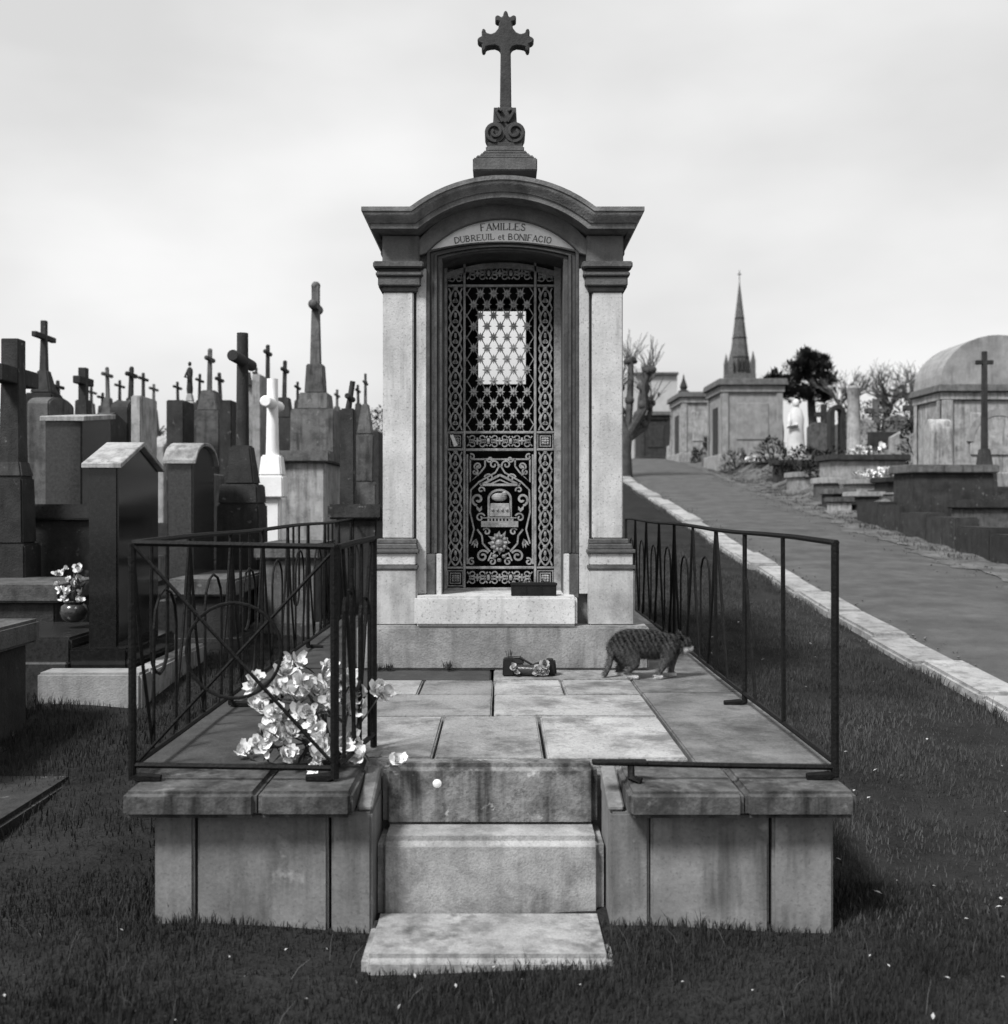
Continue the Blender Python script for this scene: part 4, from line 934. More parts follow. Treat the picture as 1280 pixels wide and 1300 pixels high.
cross_mon('round_limbed_cross', 'dark weathered cross with round log-like arms behind the left fence', 8.9, 308, 423, 458, 14.5, .33, [(566, 615, 24, 38), (615, 640, 47, 50), (640, None, 52, 56)], OD, rnd=True, sw2=17)
cross_mon('white_cross', 'bright white painted stone cross beside the dark round-armed cross', 9.8, 346, 481, 513, 14, .3, [(578, 604, 24, 29), (604, 632, 32, 33), (632, None, 21, 22)], WH, rnd=True, sw2=17)
boxtomb('box_tomb', 'pale box tomb with projecting lid to the right of the white cross', 11.0, 12.6, 352, 412, 572, .06, LT, OL)
cross_mon('tall_cross', 'tallest grey stone cross on stepped pedestal left of the chapel', 12.2, 401, 363, 390, 9.5, .2, [(463, 500, 21, 25), (500, 521, 36, 40), (521, None, 54, 58)], OL, sw2=13, bud=True)
cross_mon('leaning_cross', 'small leaning cross on a slim dark pillar near the chapel wall', 10.2, 442, 484, 505, 7, .2, [(519, None, 18, 20)], OD, rnd=True, lean=9)
cross_mon('crucifix', 'thin crucifix on stepped base close against the chapel wall', 11.6, 464, 474, 486, 3.2, .16, [(513, 552, 9, 20), (552, 612, 24, 22), (612, None, 30, 32)], OL, figure=True, sw2=4)
boxtomb('low_tomb', 'low dark tomb beneath the leaning cross beside the chapel', 8.6, 9.6, 425, 478, 640, .05, OD)
boxtomb('low_tomb', 'low grey tomb behind the left fence under the white cross', 8.2, 9.0, 330, 400, 690, .04, OL)
boxtomb('low_tomb', 'low dark ledger tomb between grey granite headstone and round-armed cross', 7.6, 8.6, 222, 292, 735, .05, OD, OL)
boxtomb('ledger_tomb', 'low pale-topped ledger tomb at the left edge before the massive cross', 7.2, 7.9, -60, 70, 742, .05, OD, OL)
boxtomb('ledger_tomb', 'dark ledger tomb at the left edge behind the vase of pale flowers', 8.3, 9.2, 36, 118, 640, .05, OD, GG)
cross_mon('rustic_cross', 'dark cross on rocky base rising above headstones at the far left', 11.0, 56, 407, 428, 7, .24, [(470, 500, 12, 26), (500, None, 34, 40)], OD, sw2=9)
cross_mon('rustic_cross', 'stubby dark broad cross right of the far left rocky cross', 12.0, 106, 467, 484, 10, .2, [(508, None, 16, 24)], OD, sw2=10)
stele('gravestone', 'dark round-topped headstone left of the pale-sided headstone', 11.0, 139, 163, 11.5, 520, 509, 'round', OD)
stele('gravestone', 'pale-fronted headstone with dark side among the left headstones', 10.5, 166, 179, 11.0, 507, 505, 'flat', LT)
stele('gravestone', 'dark headstone left of the small statue on pedestal', 14.0, 211, 233, 14.5, 512, 510, 'flat', OD)
stele('gravestone', 'dark headstone right of the slender distant cross pair', 14.0, 279, 294, 14.5, 512, 510, 'flat', OD)
stele('gravestone', 'dark headstone standing behind the broad slanting headstone', 10.4, 110, 134, 11.0, 530, 524, 'gable', OD)
stele('gravestone', 'grey headstone partly behind the massive left edge cross', 10.0, 34, 62, 10.6, 512, 505, 'round', OL)
stele('gravestone', 'pale headstone between white cross and round-armed cross', 16.0, 320, 331, 16.6, 482, 478, 'flat', LT)
# statue on pedestal
t = thing('statue', 'small robed statue on pale pedestal among the left graves', 'statue', (PX(241, 15), 15, ground(15)))
k = 15 / F; c = P(241, 0, 15)
b = MB(); b.lathe((c.x, 15, PZ(500, 15)), [(3.6 * k, 0), (4.2 * k, 6 * k), (3.3 * k, 18 * k), (4 * k, 27 * k), (3.8 * k, 31 * k), (1.5 * k, 34 * k)], 12, .7); b.ball((c.x, 15, PZ(462, 15)), 2.6 * k, 8, 6, (2.3 * k, 2.5 * k, 3.2 * k))
b.tube([(c.x - 3 * k, 15, PZ(471, 15)), (c.x - 5 * k, 14.95, PZ(479, 15)), (c.x, 14.94, PZ(480, 15))], 1.3 * k, 6); b.build('figure', OD, t, smooth=True)
b = MB(); b.cbox((c.x, 15), 10 * k, 10 * k, PZ(510, 15), PZ(499.5, 15), .02, .02); b.cbox((c.x, 15), 15 * k, 15 * k, ground(15) - .1, PZ(510.2, 15)); b.build('pedestal', LT, t, .015)
# far crosses
far = [(137, 468, 476, 4, 17, 505, 9, 'slender pale distant cross above the dark round-topped headstone', OL), (166, 468, 476, 5, 16, 505, 9, 'dark distant cross directly above the pale-fronted headstone', OD), (182, 475, 481, 3.5, 18, 508, 8, 'small distant cross right of the pale-fronted headstone', OD),
       (195, 489, 494, 3, 24, 520, 8, 'tiny faint cross far off in the gap right of the pale-fronted headstone', OL), (266, 445, 456, 5, 15, 496, 17, 'slender tall cross on grey pedestal left of the round-armed cross', OL), (280, 475, 482, 4, 20, 512, 8, 'small distant cross just behind the slender tall cross', OD),
       (340, 440, 448, 4.5, 17, 500, 12, 'slim distant cross rising right behind the white cross', OD), (361, 460, 470, 4.5, 16, 505, 14, 'distant cross on tapering roof between white and tallest cross', OD), (74, 485, 491, 4, 15, 505, 12, 'little knobbed cross just right of the rocky cross', OD), (116, 492, 498, 3, 22, 512, 7, 'tiny thin cross just right of the stubby cross', OL), (152, 484, 490, 3, 20, 508, 7, 'thin cross between the slender pale cross and the dark one', OD), (226, 486, 492, 3, 21, 512, 7, 'tiny thin cross left of the small statue', OD), (253, 476, 483, 3, 19, 508, 7, 'thin cross between small statue and slender tall cross', OD), (326, 468, 475, 3, 24, 500, 7, 'tiny cross just left of the white cross', OD), (378, 486, 492, 3, 19, 508, 7, 'thin cross close left of the tallest cross', OD), (428, 496, 502, 3, 18, 516, 7, 'tiny cross between tallest cross and leaning cross', OL), (455, 490, 496, 3, 20, 512, 7, 'thin cross between leaning cross and crucifix', OD),
       (130, 500, 505, 3, 19, 515, 8, 'tiny cross low between stubby cross and slender pale cross', OD)]
for x, yt, ya, sw, d, yb, w, lab, m_ in far:
    cross_mon('distant_cross', lab, d, x, yt, ya, sw, .16 + .01 * (d - 14), [(yb, yb + 26, w, w * 1.5), (yb + 26, None, w * 1.9, w * 2)], m_, bud=True, lean=jit(2.5), sw2=sw * 1.15, group='far crosses left of the chapel')
# distant grave chapel with two pinnacles
t = thing('small_chapel', 'distant narrow grave chapel with two roof pinnacles behind the white cross', 'chapel', (PX(327, 21), 21, ground(21)))
k = 21 / F; b = MB(); b.box(PX(320, 21), PX(335, 21), 20.6, 22, ground(21) - .1, PZ(492, 21)); b.build('wall', LT, t)
MB().box(PX(318, 21), PX(337, 21), 20.5, 22.1, PZ(492, 21) + .001, PZ(486, 21), .03, .03).build('cornice', OD, t)
for x in (322, 330): MB().box(PX(x - 2, 21), PX(x + 2, 21), 20.6, 20.72, PZ(486, 21), PZ(475, 21), .02, .03).build('pinnacle', OD, t)
# far headstones filling the rows
def far_stone(x, d, h, w, shape, tone, lab, turn=False, group='far headstones left of the chapel'):
    X = PX(x, d); z = gr(X, d); bl = .65; m_ = {'pale': LT, 'grey': OL, 'dark': OD}[tone]; b = MB()
    o_ = d if not turn else X - bl / 2
    if shape == 'rounded': poly = [(o_, z - .15), (o_, z + h)] + [(o_ + bl / 2 - bl / 2 * math.cos(R(a)), z + h + .2 * math.sin(R(a))) for a in range(15, 180, 30)] + [(o_ + bl, z + h), (o_ + bl, z - .15)]
    elif shape == 'gabled': poly = [(o_, z - .15), (o_, z + h), (o_ + bl / 2, z + h + .18), (o_ + bl, z + h), (o_ + bl, z - .15)]
    elif shape == 'cross': poly = None
    else: poly = [(o_, z - .15), (o_, z + h), (o_ + bl, z + h), (o_ + bl, z - .15)]
    if poly is None:
        s_ = .09; b.box(X - s_, X + s_, d - s_, d + s_, z + .3, z + h + .5); b.box(X - .32, X - s_ - .001, d - s_, d + s_, z + h + .05, z + h + .22); b.box(X + s_ + .001, X + .32, d - s_, d + s_, z + h + .05, z + h + .22); b.cbox((X, d), .5, .4, z - .15, z + .299, .05, .05)
    elif turn: b.prism_xz(poly, d, d + w)
    else: b.prism_yz(poly, X - w / 2, X + w / 2)
    tag(b.build('far_headstone', m_, bevel=.012), f"{tone} {shape} {'marker' if shape == 'cross' else 'headstone'} {lab}", 'headstone', group)
for x, d, h, w, sh, tn, lab in ((20, 20, 1.3, .25, 'square', 'grey', 'far off at the left edge of the picture'), (88, 18, 1.3, .2, 'gabled', 'grey', 'far off between the rocky cross and the stubby cross'), (122, 19, 1.2, .2, 'square', 'pale', 'far off right of the stubby cross'), (150, 22, 1.3, .2, 'rounded', 'grey', 'far behind the round-topped dark headstone'),
        (200, 17, 1.2, .2, 'gabled', 'pale', 'in the gap left of the small statue'), (203, 26, 1.0, .2, 'square', 'grey', 'farthest in the gap left of the small statue'), (252, 18, 1.3, .2, 'gabled', 'dark', 'just right of the small statue'), (256, 12.5, 1.0, .2, 'square', 'grey', 'low in front of the small statue'),
        (312, 22, 1.4, .2, 'rounded', 'grey', 'far behind the round-armed cross'), (345, 24, 1.5, .2, 'gabled', 'grey', 'far behind the white cross'), (372, 20, 1.4, .22, 'rounded', 'dark', 'far off left of the tallest cross'), (384, 28, 1.5, .22, 'square', 'grey', 'farthest off left of the tallest cross'),
        (432, 22, 1.5, .22, 'rounded', 'grey', 'far off right of the tallest cross'), (455, 26, 1.5, .22, 'gabled', 'pale', 'far off between leaning cross and thin crucifix'), (475, 20, 1.4, .2, 'square', 'dark', 'far off touching the chapel wall'), (225, 11, .8, .2, 'square', 'dark', 'low behind the grey granite headstone')):
    far_stone(x, d, h, w, sh, tn, lab)
# vase of pale flowers by the black stele
d = 6.75; t = thing('flower_vase', 'round dark vase of pale flowers left of the black gabled headstone', 'vase', (PX(96, d), d, ground(d) + .34))
k = d / F; zv = ground(d) + .345; b = MB().lathe((PX(94, d), d, zv), [(.045, 0), (.07, .02), (.085, .06), (.075, .10), (.055, .115), (.065, .125), (.05, .12)], 16); b.build('vase', GG, t, smooth=True)
for i in range(16): blossom(t, (PX(94, d) + jit(.09), d + jit(.06), zv + .13 + random.uniform(0, .22)), random.uniform(.022, .035))
b = MB()
for i in range(50): leaf_mesh(b, Vector((PX(94, d) + jit(.05), d + jit(.04), zv + .1 + random.uniform(0, .15))), (jit(.8), jit(.8), 1), .08, .02)
stuff(b.build('leaves', M['leaf'], t, fix=False))

# ---- right of the road
def tomb_house(name, label, d, x0, x1, ytop, depth, mat, cap=.18, roof='flat', panels=True, doorside=False, cat='mausoleum'):
    X0, X1 = PX(x0, d), PX(x1, d); z1 = PZ(ytop, d); z0 = gr(X0 + .5, d); zb = z0 - .6; W = X1 - X0
    t = thing(name, label, cat, ((X0 + X1) / 2, d + depth / 2, z0)); hc = (z1 - z0) * .07
    MB().box(X0 + cap, X1 - cap, d + cap, d + depth - cap, zb, z1 - hc * 2.2).build('wall', mat, t, .01)
    MB().box(X0 + cap * .2, X1 - cap * .2, d + cap * .2, d + depth - cap * .2, zb, z0 + (z1 - z0) * .13).build('plinth', mat, t, .02)
    b = MB(); b.box(X0 + cap * .55, X1 - cap * .55, d + cap * .55, d + depth - cap * .55, z1 - hc * 2.2 + .001, z1 - hc * 1.1); b.build('frieze', mat, t, .01)
    MB().box(X0, X1, d, d + depth, z1 - hc * 1.1 + .001, z1, .04, .04).build('cornice', M['moulding'], t, .015)
    pw = W * .09
    for xx in (X0 + cap - .03, X1 - cap + .03 - pw): MB().box(xx, xx + pw, d + cap - .05, d + cap - .001, z0 + (z1 - z0) * .13 + .001, z1 - hc * 2.2 - .001).build('pilaster', mat, t, .01)
    for yy in (d + cap - .05, d + depth - cap - pw): MB().box(X0 + cap - .05, X0 + cap - .031, yy + .06, yy + pw, z0 + (z1 - z0) * .13 + .001, z1 - hc * 2.2 - .001).build('pilaster', mat, t, .01)
    if panels: MB().box(X0 + W * .27, X1 - W * .27, d + cap - .03, d + cap - .001, z0 + (z1 - z0) * .3, z1 - hc * 4).build('panel', mat, t, .015)
    if doorside: MB().box(X0 + cap - .02, X0 + cap - .001, d + depth * .35, d + depth * .65, z0 + .1, z0 + (z1 - z0) * .7).build('door', M['olddark'], t, .01)
    return t, X0, X1, z0, z1
m1, X0, X1, z0, z1 = tomb_house('mausoleum', 'large flat-roofed stone mausoleum under the church spire', 33, 912, 1002, 480, 2.6, M['midlight'], doorside=True)
m2, X0, X1, z0, z1 = tomb_house('mausoleum', 'pale flat-roofed mausoleum with pointed finial left of the larger one', 40, 862, 930, 497, 3, M['oldlight'], doorside=True)
MB().lathe((PX(871, 40), 40.5, z1 - .02), [(.18, 0), (.22, .07), (.11, .14), (.15, .24), (.05, .52), (.01, .72)], 10).build('finial', M['olddark'], m2)
m3, X0, X1, z0, z1 = tomb_house('mausoleum', 'small dark mausoleum next to the pollard tree at the road end', 54, 811, 856, 522, 3.0, M['olddark'])
MB().lathe((PX(815, 54), 54.5, z1 - .02), [(.17, 0), (.22, .08), (.1, .2), (.15, .42), (.04, .7)], 10).build('urn', M['olddark'], m3)
# domed mausoleum at the right edge
d = 19.5; md, X0, X1, z0, z1 = tomb_house('domed_mausoleum', 'barrel-roofed pale mausoleum at the right edge of the picture', d, 1192, 1352, 487, 1.5, M['oldlight'], cap=.12)
cxm = (X0 + X1) / 2; b = MB(); rr = (X1 - X0) / 2 * .93; hh = PZ(425, d) - z1
poly = [(cxm - rr, z1 - .05)] + [(cxm - rr * math.cos(R(a)), z1 + .02 + hh * math.sin(R(a))) for a in range(0, 181, 10)] + [(cxm + rr, z1 - .05)]
b.prism_xz(poly, d + .12, d + 1.4); b.build('barrel_roof', M['midlight'], md)
b = MB(); b.ribbon([(cxm - rr * .5 * math.cos(R(a)), PZ(560, d) + rr * .5 * math.sin(R(a))) for a in range(0, 181, 12)], .12, d + .08, .06); b.build('blind_arch', M['midlight'], md)
cross_mon('standing_cross', 'dark cross standing in front of the barrel-roofed mausoleum', 17.6, 1250, 446, 460, 5.5, .14, [(570, 600, 11, 18), (600, None, 22, 26)], OD, along='x', sw2=7)
# white rounded headstone
t = stele('white_gravestone', 'pale rounded headstone on dark base before the barrel-roofed mausoleum', 16.45, 1182, 1210, 16.75, 548, 532, 'round', LT)
boxtomb('box_tomb', 'broad dark box tomb in front of the pale rounded headstone', 15.6, 16.4, 1160, 1262, 590, .06, OD, OL)
boxtomb('box_tomb', 'pale low box tomb with dark lid at the right edge before the broad dark one', 14.1, 14.8, 1236, 1330, 634, .05, OL, OD)
# low dark wall along the road
t = thing('low_wall', 'low dark stone wall along the road at the right edge', 'wall', (PX(1200, 14), 14, ground(14)))
for i in range(7):
    ya = 10.5 + i * .95; xa = 5.6 + .01 * i; MB().box(xa, xa + .3, ya, ya + .935, ground(ya) - .15, ground(ya) + .4 + jit(.02)).build('wall_block', OD, t, .02, 2)
for i in range(4): MB().box(5.98 + i * .95, 5.98 + i * .95 + .935, 16.85, 17.14, ground(17) - .15, ground(17) + .3 + jit(.02)).build('wall_block', OD, t, .02, 2)
# row of graves behind
boxtomb('ledger_tomb', 'dark long ledger tomb right of the road before the pale column', 21.5, 22.3, 1055, 1150, 577, .08, LT, OD)
boxtomb('ledger_tomb', 'pale low tomb with flowers on it at the edge of the road verge', 19.4, 20.2, 1088, 1140, 608, .06, LT, LT)
boxtomb('ledger_tomb', 'dark small tomb on the verge in front of the large mausoleum', 25.5, 26.3, 992, 1040, 584, .08, OD)
boxtomb('ledger_tomb', 'flat pale tomb slab low on the verge before the dark small tomb', 22.6, 23.4, 1012, 1040, 599, .05, LT)
boxtomb('ledger_tomb', 'low dark tomb between the pale rounded headstone and the ledger tomb', 18.4, 19.1, 1128, 1165, 606, .06, OD)
for i, (x, y, d, lab) in enumerate(((1095, 553, 20.9, 'heap of pale flowers on the flower-covered tomb by the verge'),)): pass
def flower_heap(label, x, d, zz, n, spread, r=(.05, .09), name='flower_heap'):
    t = thing(name, label, 'flowers', (PX(x, d), d, zz), 'flower heaps on the right hand graves')
    for i in range(n): blossom(t, (PX(x, d) + jit(spread), d + jit(.2), zz + random.uniform(.03, .16)), random.uniform(*r))
    b = MB()
    for i in range(40): leaf_mesh(b, Vector((PX(x, d) + jit(spread * 1.1), d + jit(.25), zz + random.uniform(0, .1))), (jit(1), jit(1), .8), .14, .04)
    stuff(b.build('leaves', M['leaf'], t, fix=False))
flower_heap('heap of pale flowers on the low tomb at the edge of the verge', 1113, 19.7, PZ(608, 19.4), 22, .3)
flower_heap('heap of pale flowers on the dark long ledger tomb', 1100, 21.9, PZ(577, 21.5), 14, .35)
flower_heap('pale flowers at the foot of the large mausoleum', 958, 30.5, gr(PX(958, 30.5), 30.5) + .1, 14, .3)
# white draped statue, dark pair, pale column
t = thing('white_statue', 'tall white draped statue right beside the large mausoleum', 'statue', (PX(1011, 27), 27, gr(PX(1011, 27), 27)))
k = 27 / F; z = gr(PX(1011, 27), 27); hb = PZ(512, 27) - z
b = MB().lathe((PX(1011, 27), 27, z + .25), [(.22, 0), (.23, .15), (.19, hb * .45), (.2, hb * .6), (.14, hb * .74), (.06, hb * .79)], 14, .8); b.ball((PX(1011, 27), 27, z + .25 + hb * .84), .1, 10, 8, (.085, .1, .12))
b.tube([(PX(1011, 27) - .15, 27, z + hb * .85), (PX(1011, 27) - .22, 26.85, z + hb * .62), (PX(1011, 27) - .02, 26.8, z + hb * .66)], .06, 8); b.build('figure', M['statue'], t, smooth=True)
MB().cbox((PX(1011, 27), 27), .7, .7, z - .1, z + .25).build('pedestal', LT, t, .02)
t = thing('dark_arch_monument', 'dark arched stone monument right of the white draped statue', 'monument', (PX(1062, 25), 25, ground(25)))
k = 25 / F; z = gr(PX(1062, 25), 25); xm = PX(1062, 25); b = MB()
b.ribbon([(xm - 7 * k, z - .1), (xm - 7 * k, PZ(525, 25))] + [(xm - 7 * k * math.cos(R(a)), PZ(525, 25) + 8 * k * math.sin(R(a))) for a in range(0, 181, 15)] + [(xm + 7 * k, PZ(525, 25)), (xm + 7 * k, z - .1)], 5.2 * k, 24.85, .3); b.build('arch', OD, t)
MB().box(xm - 14 * k, xm + 14 * k, 24.7, 25.3, z - .2, z + .2).build('base', OD, t, .02)
t = thing('pale_column', 'pale broken column standing right of the dark arched monument', 'column', (PX(1084, 24), 24, ground(24)))
z = gr(PX(1084, 24), 24); k = 24 / F; MB().lathe((PX(1084, 24), 24, z + .3), [(.19, 0), (.19, .1), (.15, .16), (.13, PZ(495, 24) - z - .4), (.16, PZ(492, 24) - z - .32), (.12, PZ(490, 24) - z - .3)], 14).build('shaft', LT, t, smooth=True)
MB().cbox((PX(1084, 24), 24), .6, .6, z - .1, z + .3).build('pedestal', OL, t, .02)
# urn on pedestal by the mausoleums
t = thing('stone_urn', 'dark planted urn on pedestal between the two larger mausoleums', 'urn', (PX(903, 36), 36, gr(PX(903, 36), 36)))
z = gr(PX(903, 36), 36); MB().cbox((PX(903, 36), 36), .55, .55, z - .1, z + .35).build('pedestal', OL, t, .02)
MB().lathe((PX(903, 36), 36, z + .35), [(.16, 0), (.08, .08), (.1, .14), (.26, .3), (.3, .42), (.26, .42)], 14).build('urn', OD, t, smooth=True)
b = MB()
for i in range(60): leaf_mesh(b, Vector((PX(903, 36) + jit(.2), 36 + jit(.2), z + .76)), (jit(1), jit(1), 1.2), .3, .06)
stuff(b.build('foliage', M['conifer'], t, fix=False))
cross_mon('pale_obelisk_cross', 'pale slender monument beside the small dark mausoleum', 50, 857, 508, 514, 3.5, .2, [(520, 566, 6, 12), (566, None, 18, 20)], LT, sw2=5)
# more graves on the right
for x, d, h, sh, tn, lab in ((1040, 32, .9, 'rounded', 'grey', 'far off right of the white draped statue'), (1046, 38, 1.2, 'cross', 'dark', 'far behind the dark arched monument'), (1075, 33, 1.0, 'gabled', 'grey', 'between dark arch and pale column'), (1098, 28, 1.0, 'rounded', 'pale', 'just right of the pale column'), (1112, 33, 1.3, 'cross', 'grey', 'far off right of the pale column'),
        (1122, 25, .9, 'square', 'dark', 'behind the long ledger tomb'), (1140, 29, 1.1, 'rounded', 'grey', 'midway between pale column and barrel-roofed mausoleum'), (1150, 23.5, .8, 'gabled', 'pale', 'low left of the barrel-roofed mausoleum'), (1160, 34, 1.4, 'cross', 'dark', 'far off left of the barrel-roofed mausoleum'), (1172, 26, 1.2, 'square', 'grey', 'close behind the bush at the barrel-roofed mausoleum')):
    far_stone(x, d, h, .16, sh, tn, lab, True, 'far headstones right of the road')
for i, (x0, x1, d, y, m_, lab) in enumerate(((1046, 1066, 20.4, 606, OL, 'small grey kerbed grave at the verge left of the flower-covered tomb'), (1058, 1084, 19.2, 620, OD, 'low dark grave at the very edge of the road before the flower-covered tomb'), (1142, 1164, 17.6, 625, OL, 'low grey grave by the road left of the broad dark box tomb'),
        (968, 990, 29.4, 586, OD, 'small dark grave on the verge under the large mausoleum'), (1036, 1056, 26.5, 577, OL, 'small grey grave behind the wide dark bush'), (1122, 1148, 23.2, 571, OD, 'dark low grave behind the long ledger tomb, right end'), (1152, 1180, 20.6, 590, OL, 'grey low grave left of the pale rounded headstone'), (1080, 1104, 25.5, 567, OD, 'dark low grave just behind the long ledger tomb, left end'), (1092, 1112, 30, 560, LT, 'pale low grave far behind the pale column'), (1110, 1136, 27.5, 562, OL, 'grey low grave below the loose bush right of the pale column'), (1150, 1172, 28, 556, OD, 'dark low grave far off left of the barrel-roofed mausoleum'), (1026, 1042, 30, 570, LT, 'pale low grave right beside the white draped statue'), (1066, 1082, 18.2, 631, LT, 'pale fragment of kerb lowest on the verge'), (1090, 1122, 18.3, 624, OD, 'dark flat slab on the verge before the flower-covered tomb'))):
    boxtomb('low_grave', lab, d, d + .7, x0, x1, y, .04, m_, random.choice((OL, OD, LT)), cat='grave', group='low graves right of the road')
# shrubs along the verge
def shrub(label, x, d, w, h, mat=None, n=500, name='shrub', ls=.1, group='shrubs beside the right hand graves'):
    X = PX(x, d); z = gr(X, d); t = thing(name, label, 'shrub', (X, d, z), group)
    b = MB()
    for i in range(n):
        a = random.uniform(0, 6.283); r = random.uniform(.35, 1) ** .5; e = random.uniform(0, 1); rr = w / 2 * r * math.sqrt(max(0, 1 - (e * .9) ** 2)) * (1 + .2 * math.sin(a * 3 + x))
        p = Vector((X + rr * math.cos(a), d + rr * .7 * math.sin(a), z + e * h * (1 + .15 * math.sin(a * 2 + d)))); leaf_mesh(b, p, (math.cos(a) + jit(.8), math.sin(a) + jit(.8), jit(1) + .4), ls * random.uniform(.7, 1.4), ls * .5)
    stuff(b.build('foliage', mat or M['conifer'], t, fix=False))
    b = MB()
    for i in range(5): b.tube([(X + jit(.05), d + jit(.05), z - .05), (X + jit(w * .3), d + jit(w * .2), z + h * .7)], [.02, .006], 4)
    b.build('stems', M['bark'], t)
shrub('dark low shrub at the foot of the large mausoleum', 935, 31.6, .9, .55); shrub('dark low shrub right of the large mausoleum flowers', 980, 30.5, 1.1, .6); shrub('wide dark bush on the verge left of the dark small tomb', 1022, 24.4, 1.4, .6, n=800)
shrub('dark bush hanging over the right hand ledger tombs', 1052, 22.6, 1.1, .6); shrub('dark round bush behind the small pale tomb at the road end', 888, 39, .7, .5); shrub('loose bush between the pale column and the barrel-roofed mausoleum', 1130, 26, 2.2, 1.3, n=1100); shrub('dark bush beside the barrel-roofed mausoleum', 1172, 22.5, 1.3, 1.2, n=700)

# ================================================================ trees
def branch(b, p, d, ln, r, depth, out, spread=.5, taper=.62, kids=3, grav=.0, minr=.006, wob=.18):
    seg = 4; pts = [p.copy()]; rr = [r]; q = p.copy(); dd = d.normalized()
    for i in range(seg):
        dd = (dd + Vector((jit(wob), jit(wob), jit(wob) + grav))).normalized(); q = q + dd * ln / seg; pts.append(q.copy()); rr.append(max(minr, r * (1 - (1 - taper) * (i + 1) / seg)))
    b.tube(pts, rr, 6 if r > .05 else 4 if r > .015 else 3)
    out.append((q.copy(), dd.copy(), rr[-1]))
    if depth > 0:
        for k in range(kids):
            t = random.uniform(.45, 1.0); i = min(seg, int(t * seg)); base = pts[i]
            nd = (dd + Vector((jit(1), jit(1), jit(.7))) * spread * 1.4).normalized()
            branch(b, base, nd, ln * random.uniform(.55, .8), rr[i] * .68, depth - 1, out, spread, taper, kids, grav, minr, wob)
# pollard tree at the road end
d = 30.0; X = PX(797, d); z = ground(d); k = d / F
t = thing('pollard_tree', 'bare pollard tree with knobbly limbs beside the chapel wall', 'tree', (X, d, z))
b = MB(); limbs = MB(); tw = MB()
b.tube([(X - .12, d, z - .1), (X - .1, d, z + .7), (X - .02, d, z + 1.3)], [.27, .2, .17], 10)
ends = []
for a, h1, dx, r in ((0, 2.45, .42, .11), (1, 2.9, .55, .1), (2, 2.5, -.25, .11), (3, 2.0, .62, .08), (4, 3.2, .1, .1), (5, 3.0, -.5, .1), (6, 1.9, -.55, .09)):
    p0 = Vector((X - .03, d, z + 1.0 + .1 * (a % 3))); e = Vector((X + dx, d + jit(.5), z + h1))
    m_ = (p0 + e) / 2 + Vector((dx * .35, jit(.1), -.1)); limbs.tube([p0, m_, e * .6 + m_ * .4 + Vector((jit(.08), 0, .05)), e], [r * 1.25, r, r * .9, r * .85], 7)
    [limbs.ball(e + Vector((jit(.1), jit(.1), jit(.07))), r * 1.2, 7, 5, (r * random.uniform(.9, 1.5), r * 1.3, r * random.uniform(.8, 1.3))) for _ in range(5)]; limbs.ball((p0 + e) / 2 + Vector((dx * .25, 0, -.02)), r * 1.35, 8, 6); ends.append(e)
for e in ends:
    for i in range(26):
        dr = Vector((jit(.75), jit(.75), random.uniform(.5, 1.2))); o_ = []; branch(tw, e + Vector((jit(.1), jit(.1), .05)), dr, random.uniform(.45, .95), .012, 0, o_, minr=.004)
b.build('trunk', M['bark'], t, smooth=True); limbs.build('limbs', M['bark'], t, smooth=True); stuff(tw.build('twigs', M['twig'], t, fix=False))
# evergreen tree behind the mausoleum
def evergreen(label, x, d, ybase, ytop, wpx, n=7500):
    z = ground(d); X = PX(x, d); k = d / F; zt = PZ(ytop, d); zc0 = PZ(ybase, d)
    t = thing('evergreen_tree', label, 'tree', (X, d, z)); tr = MB(); o_ = []
    tr.tube([(X, d, z - .2), (X + .1, d, (z + zc0) / 2), (X, d, zc0), (X + .05, d, zt - .6)], [.25, .2, .16, .04], 8)
    cr = MB(); clumps = []
    for i in range(46):
        a = random.uniform(0, 6.28); e = random.uniform(0, 1); rad = wpx * k / 2 * random.uniform(.45, 1) * math.sqrt(max(.05, 1 - (abs(e - .4) * 1.35) ** 2)); clumps.append((Vector((X + rad * math.cos(a), d + rad * math.sin(a), zc0 + e * (zt - zc0))), random.uniform(.2, .62) * wpx * k / 4))
        tr.tube([(X, d, zc0 + e * (zt - zc0) * .7), clumps[-1][0]], [.05, .015], 5)
    for i in range(n):
        c, r = random.choice(clumps); v = Vector((jit(1), jit(1), jit(1)))
        if v.length > 1: continue
        p = c + v * r; leaf_mesh(cr, p, v + Vector((jit(.5), jit(.5), .5)), random.uniform(.16, .34), .1)
    tr.build('trunk', M['bark'], t); stuff(cr.build('crown', M['conifer'], t, fix=False))
evergreen('dark evergreen tree rising behind the large mausoleum', 1030, 44, 512, 452, 66)
evergreen('small dark evergreen leaning over the roof of the large mausoleum', 985, 38, 505, 478, 34, 3000)
